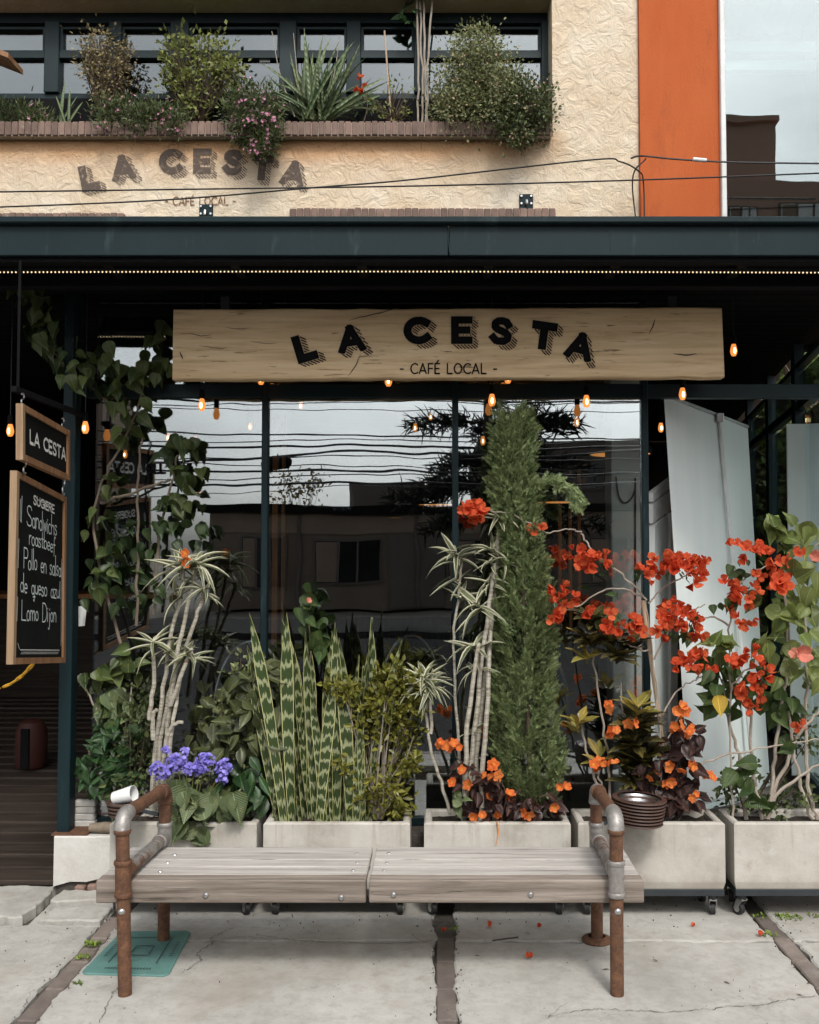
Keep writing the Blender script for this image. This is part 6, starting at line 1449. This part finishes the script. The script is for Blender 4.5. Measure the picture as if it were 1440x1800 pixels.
# ------------------------------------------------------------------ right: bougainvillea, croton, hibiscus
t = thing('bougainvillea', 'red bougainvillea arching over the planters on thin bare branches', 'shrub', at(1160,1440,4.42))
stems(t, [[(1165,1445),(1160,1300),(1150,1180),(1135,1050)], [(1137,1055),(1100,1015),(1060,985),(1035,960),(1022,938),(1000,929),(960,936),(905,905),(862,898)], [(1132,1050),(1095,1035),(1060,1040),(1015,1065),(985,1062)],
   [(1140,1060),(1165,1035),(1200,1015),(1235,985)], [(1150,1160),(1175,1110),(1210,1080),(1240,1062)], [(1148,1145),(1110,1135),(1060,1100)], [(1158,1270),(1190,1215),(1225,1195),(1245,1180)], [(1162,1330),(1185,1275),(1205,1240)]], .0048, MT['twig'], 4.36, wob=.003)
flowers(t, 'boug', [(832,905,24,20,18),(820,890,12,10,5),(945,930,12,6,3),(1010,975,14,18,6),(1042,992,26,18,9),(1068,985,16,12,5),(985,1050,14,24,11),(1005,1050,8,10,3),(975,1085,8,14,4),(1135,1012,14,14,5),(1195,1000,44,20,26),(1170,990,24,18,9),(1220,1018,26,16,9),(1240,985,12,10,4),
   (1190,1080,38,22,24),(1215,1105,24,18,10),(1170,1100,18,16,6),(1055,1080,26,10,7),(1090,1100,30,16,12),(1120,1110,14,14,5),(1215,1165,24,12,9),(1190,1172,8,10,3),(1225,1150,10,10,3)], 4.32, .037, .07)
leafcloud(t, 'hibd', [(1080,1090,40,16,10),(1195,1120,26,12,7),(1240,1200,20,14,5),(1125,1010,8,10,2),(1080,1050,8,14,2)], 4.36, (.04,.07), .04, .5)
a = at(1166,1310,4.40); solo('bamboo_stake', MB().tube([a, at(1130,1056,4.36)], .0095, 8), MT['bamboo'], 'thick bamboo stake tied behind the bougainvillea branches', 'stake', loc=a)
def croton(label, canes, ros, base):
    t = thing('croton', label, 'plant', at(base[0], base[1], 4.42), 'crotons beside the bench'); stems(t, canes, .007, MT['twig'], 4.42)
    for (px, py, n, L, k) in ros: rosette(t, at(px, py, 4.38), (rnd(-.2,.2), -.25, 1), n, L, k, .7)
croton('dark leggy croton with yellow edged tufts left of the bamboo stake', [[(1075,1440),(1068,1330),(1052,1220),(1043,1130)], [(1070,1440),(1040,1350),(1020,1270),(1016,1255)], [(1080,1440),(1060,1390),(1050,1355)], [(1100,1440),(1105,1330),(1092,1200)]],
   [(1040,1120,20,.13,'croton'),(1040,1085,16,.12,'croton'),(1035,1150,8,.12,'crotony'),(1030,1120,5,.10,'crotony'),(1016,1270,10,.11,'crotony'),(1052,1330,9,.10,'crotony'),(1085,1150,22,.13,'croton'),(1110,1130,16,.12,'croton'),(1075,1120,16,.12,'croton')], (1075,1440))
croton('low bushy croton with bright young tips beside the right armrest', [[(1120,1440),(1122,1340),(1122,1260)], [(1110,1440),(1105,1350),(1110,1290)]], [(1122,1240,12,.12,'crotony'),(1122,1270,24,.14,'croton'),(1115,1300,26,.15,'croton'),(1130,1330,24,.15,'croton'),(1105,1340,22,.14,'croton'),(1120,1370,22,.14,'croton')], (1120,1440))
t = thing('orange_begonia', 'bronze leaved plant with orange flowers beside the bamboo stake', 'plant', at(1180,1440,4.36))
stems(t, [[(1180,1445),(1175,1380),(1185,1290)], [(1190,1445),(1220,1380),(1225,1340)], [(1175,1445),(1160,1400),(1150,1370)]], .006, MT['darktwig'], 4.38)
leafcloud(t, 'beg', [(1190,1330,44,50,46),(1170,1400,50,34,50),(1215,1300,30,26,16),(1200,1400,40,26,26),(1150,1360,30,40,24)], 4.36, (.06,.10), .08, .4)
flowers(t, 'imp', [(1073,1240,7,10,2),(1088,1285,14,8,3),(1070,1285,8,6,2),(1110,1270,8,8,2),(1195,1250,16,10,3),(1185,1275,14,8,3),(1210,1285,10,12,3),(1192,1262,6,6,1),(1175,1350,9,8,2),(1150,1365,9,7,2),(1175,1375,12,6,3),(1248,1366,11,7,2),(1217,1398,11,8,2),(1205,1345,14,10,3),(1060,1340,12,7,3),(1044,1347,8,6,2),(1080,1340,5,5,1)], 4.28, .027, .03)
t = thing('hibiscus', 'tall hibiscus with large light green leaves at the right edge', 'shrub', at(1370,1440,4.42))
st_ = stems(t, [[(1312,1440),(1308,1380),(1290,1300),(1272,1220),(1275,1150)], [(1340,1440),(1328,1380),(1322,1300),(1322,1200)], [(1345,1440),(1358,1380),(1366,1280),(1385,1150),(1380,1000)], [(1350,1440),(1372,1390),(1440,1345)], [(1430,1440),(1400,1350),(1385,1250)], [(1345,1435),(1400,1300),(1440,1250)], [(1436,1440),(1420,1360),(1418,1200),(1415,1000)]], .010, MT['twig'], 4.42)
leafcloud(t, 'hib', [(1372,1075,44,34,9),(1405,1040,40,34,9),(1350,1065,30,30,5),(1400,1110,40,40,9),(1428,1065,20,44,6),(1405,985,40,24,7),(1425,940,20,26,5),(1362,1145,36,30,8),(1395,1195,40,34,9),(1432,1175,16,34,6)], 4.38, (.075,.125), .16, .75)
leafcloud(t, 'hib', [(1380,925,32,18,13),(1378,950,24,16,8)], 4.40, (.07,.11), .05, .1); leafcloud(t, 'hib', [(1262,1130,30,12,13)], 4.34, (.05,.08), .05, -.3)
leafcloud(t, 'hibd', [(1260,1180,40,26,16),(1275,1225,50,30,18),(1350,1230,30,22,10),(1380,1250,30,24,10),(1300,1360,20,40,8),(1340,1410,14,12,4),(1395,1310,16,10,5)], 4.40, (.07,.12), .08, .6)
inst('leaf', ME['yel'][0], t, frame(at(1262,1222,4.28), V((.1,-.2,-1)), V((0,-1,.2)), .10), 'yellow leaf')
flowers(t, 'hibf', [(1404,1152,6,6,2),(1436,985,5,12,2)], 4.26, .05, .02)
t = thing('bougainvillea', 'red bougainvillea clusters wound through the hibiscus', 'shrub', at(1290,1440,4.44))
stems(t, [[(1290,1445),(1285,1340),(1285,1210),(1283,1090),(1300,1030),(1330,1003),(1380,985),(1440,955)], [(1225,1345),(1290,1325),(1370,1310),(1440,1300)], [(1283,1100),(1250,1085),(1225,1092)], [(1285,1215),(1310,1180),(1330,1170)]], .0055, MT['twig'], 4.38, wob=.003)
flowers(t, 'boug', [(1297,962,16,12,5),(1325,975,22,14,8),(1285,1032,18,16,6),(1318,1045,24,20,10),(1345,1008,16,12,5),(1365,985,18,14,6),(1370,1025,18,16,6),(1310,1085,16,12,5),(1275,1075,8,6,2),(1318,1155,20,14,8),(1340,1185,14,18,7),(1325,1215,24,18,12),(1318,1240,14,12,5),(1290,1165,14,14,4),(1410,975,6,6,1),(1408,1273,8,6,2),(1245,1180,6,10,2)], 4.30, .037, .07)
inst('flower', flower_mesh('flower', 5, .35, MT['f_red'], .36), t, zframe(at(1372,1027,4.24), V((0,-1,.3)), .062))
leafcloud(t, 'hibd', [(1300,1010,30,20,6),(1330,1200,26,26,10),(1270,1065,20,10,4)], 4.36, (.05,.08), .05, .5)

# fine leaved fillers between the big plants
bush('fine_shrub', 'fine leaved dark shrub under the tall dracaena at the left pane', 'shrub', (235,1420), 4.60, [(235,1330,40,50,260),(250,1250,34,40,160),(215,1390,40,26,160)], MT['l_bushd'], .030, None, tmpl=(T_OV[0][0], T_OV[0][1]), clump=8, twigs=5)
bush('fine_shrub', 'fine leaved olive shrub behind the violet flowers', 'shrub', (400,1440), 4.50, [(395,1350,40,50,240),(415,1250,40,40,180),(440,1180,30,30,90)], MT['l_bush'], .030, None, tmpl=(T_OV[0][0], T_OV[0][1]), clump=8, twigs=5)
bush('fine_shrub', 'fine leaved green shrub at the foot of the hibiscus', 'shrub', (1310,1440), 4.50, [(1300,1385,34,40,170),(1390,1400,40,30,160),(1420,1290,24,40,110)], MT['l_bushd'], .030, None, tmpl=(T_OV[0][0], T_OV[0][1]), clump=8, twigs=5)
for nm, bl in (('bougainvillea', [(1050,995,36,20,10),(1200,1005,46,22,14),(1195,1092,44,26,14),(1090,1095,40,18,10),(985,1060,16,26,6),(830,908,20,18,5)]), ('bougainvillea.001', [(1320,985,34,18,8),(1315,1045,26,22,8),(1325,1195,30,34,12)])):
    leafcloud(bpy.data.objects[nm], 'fern', bl, 4.34, (.024,.045), .06, .4)
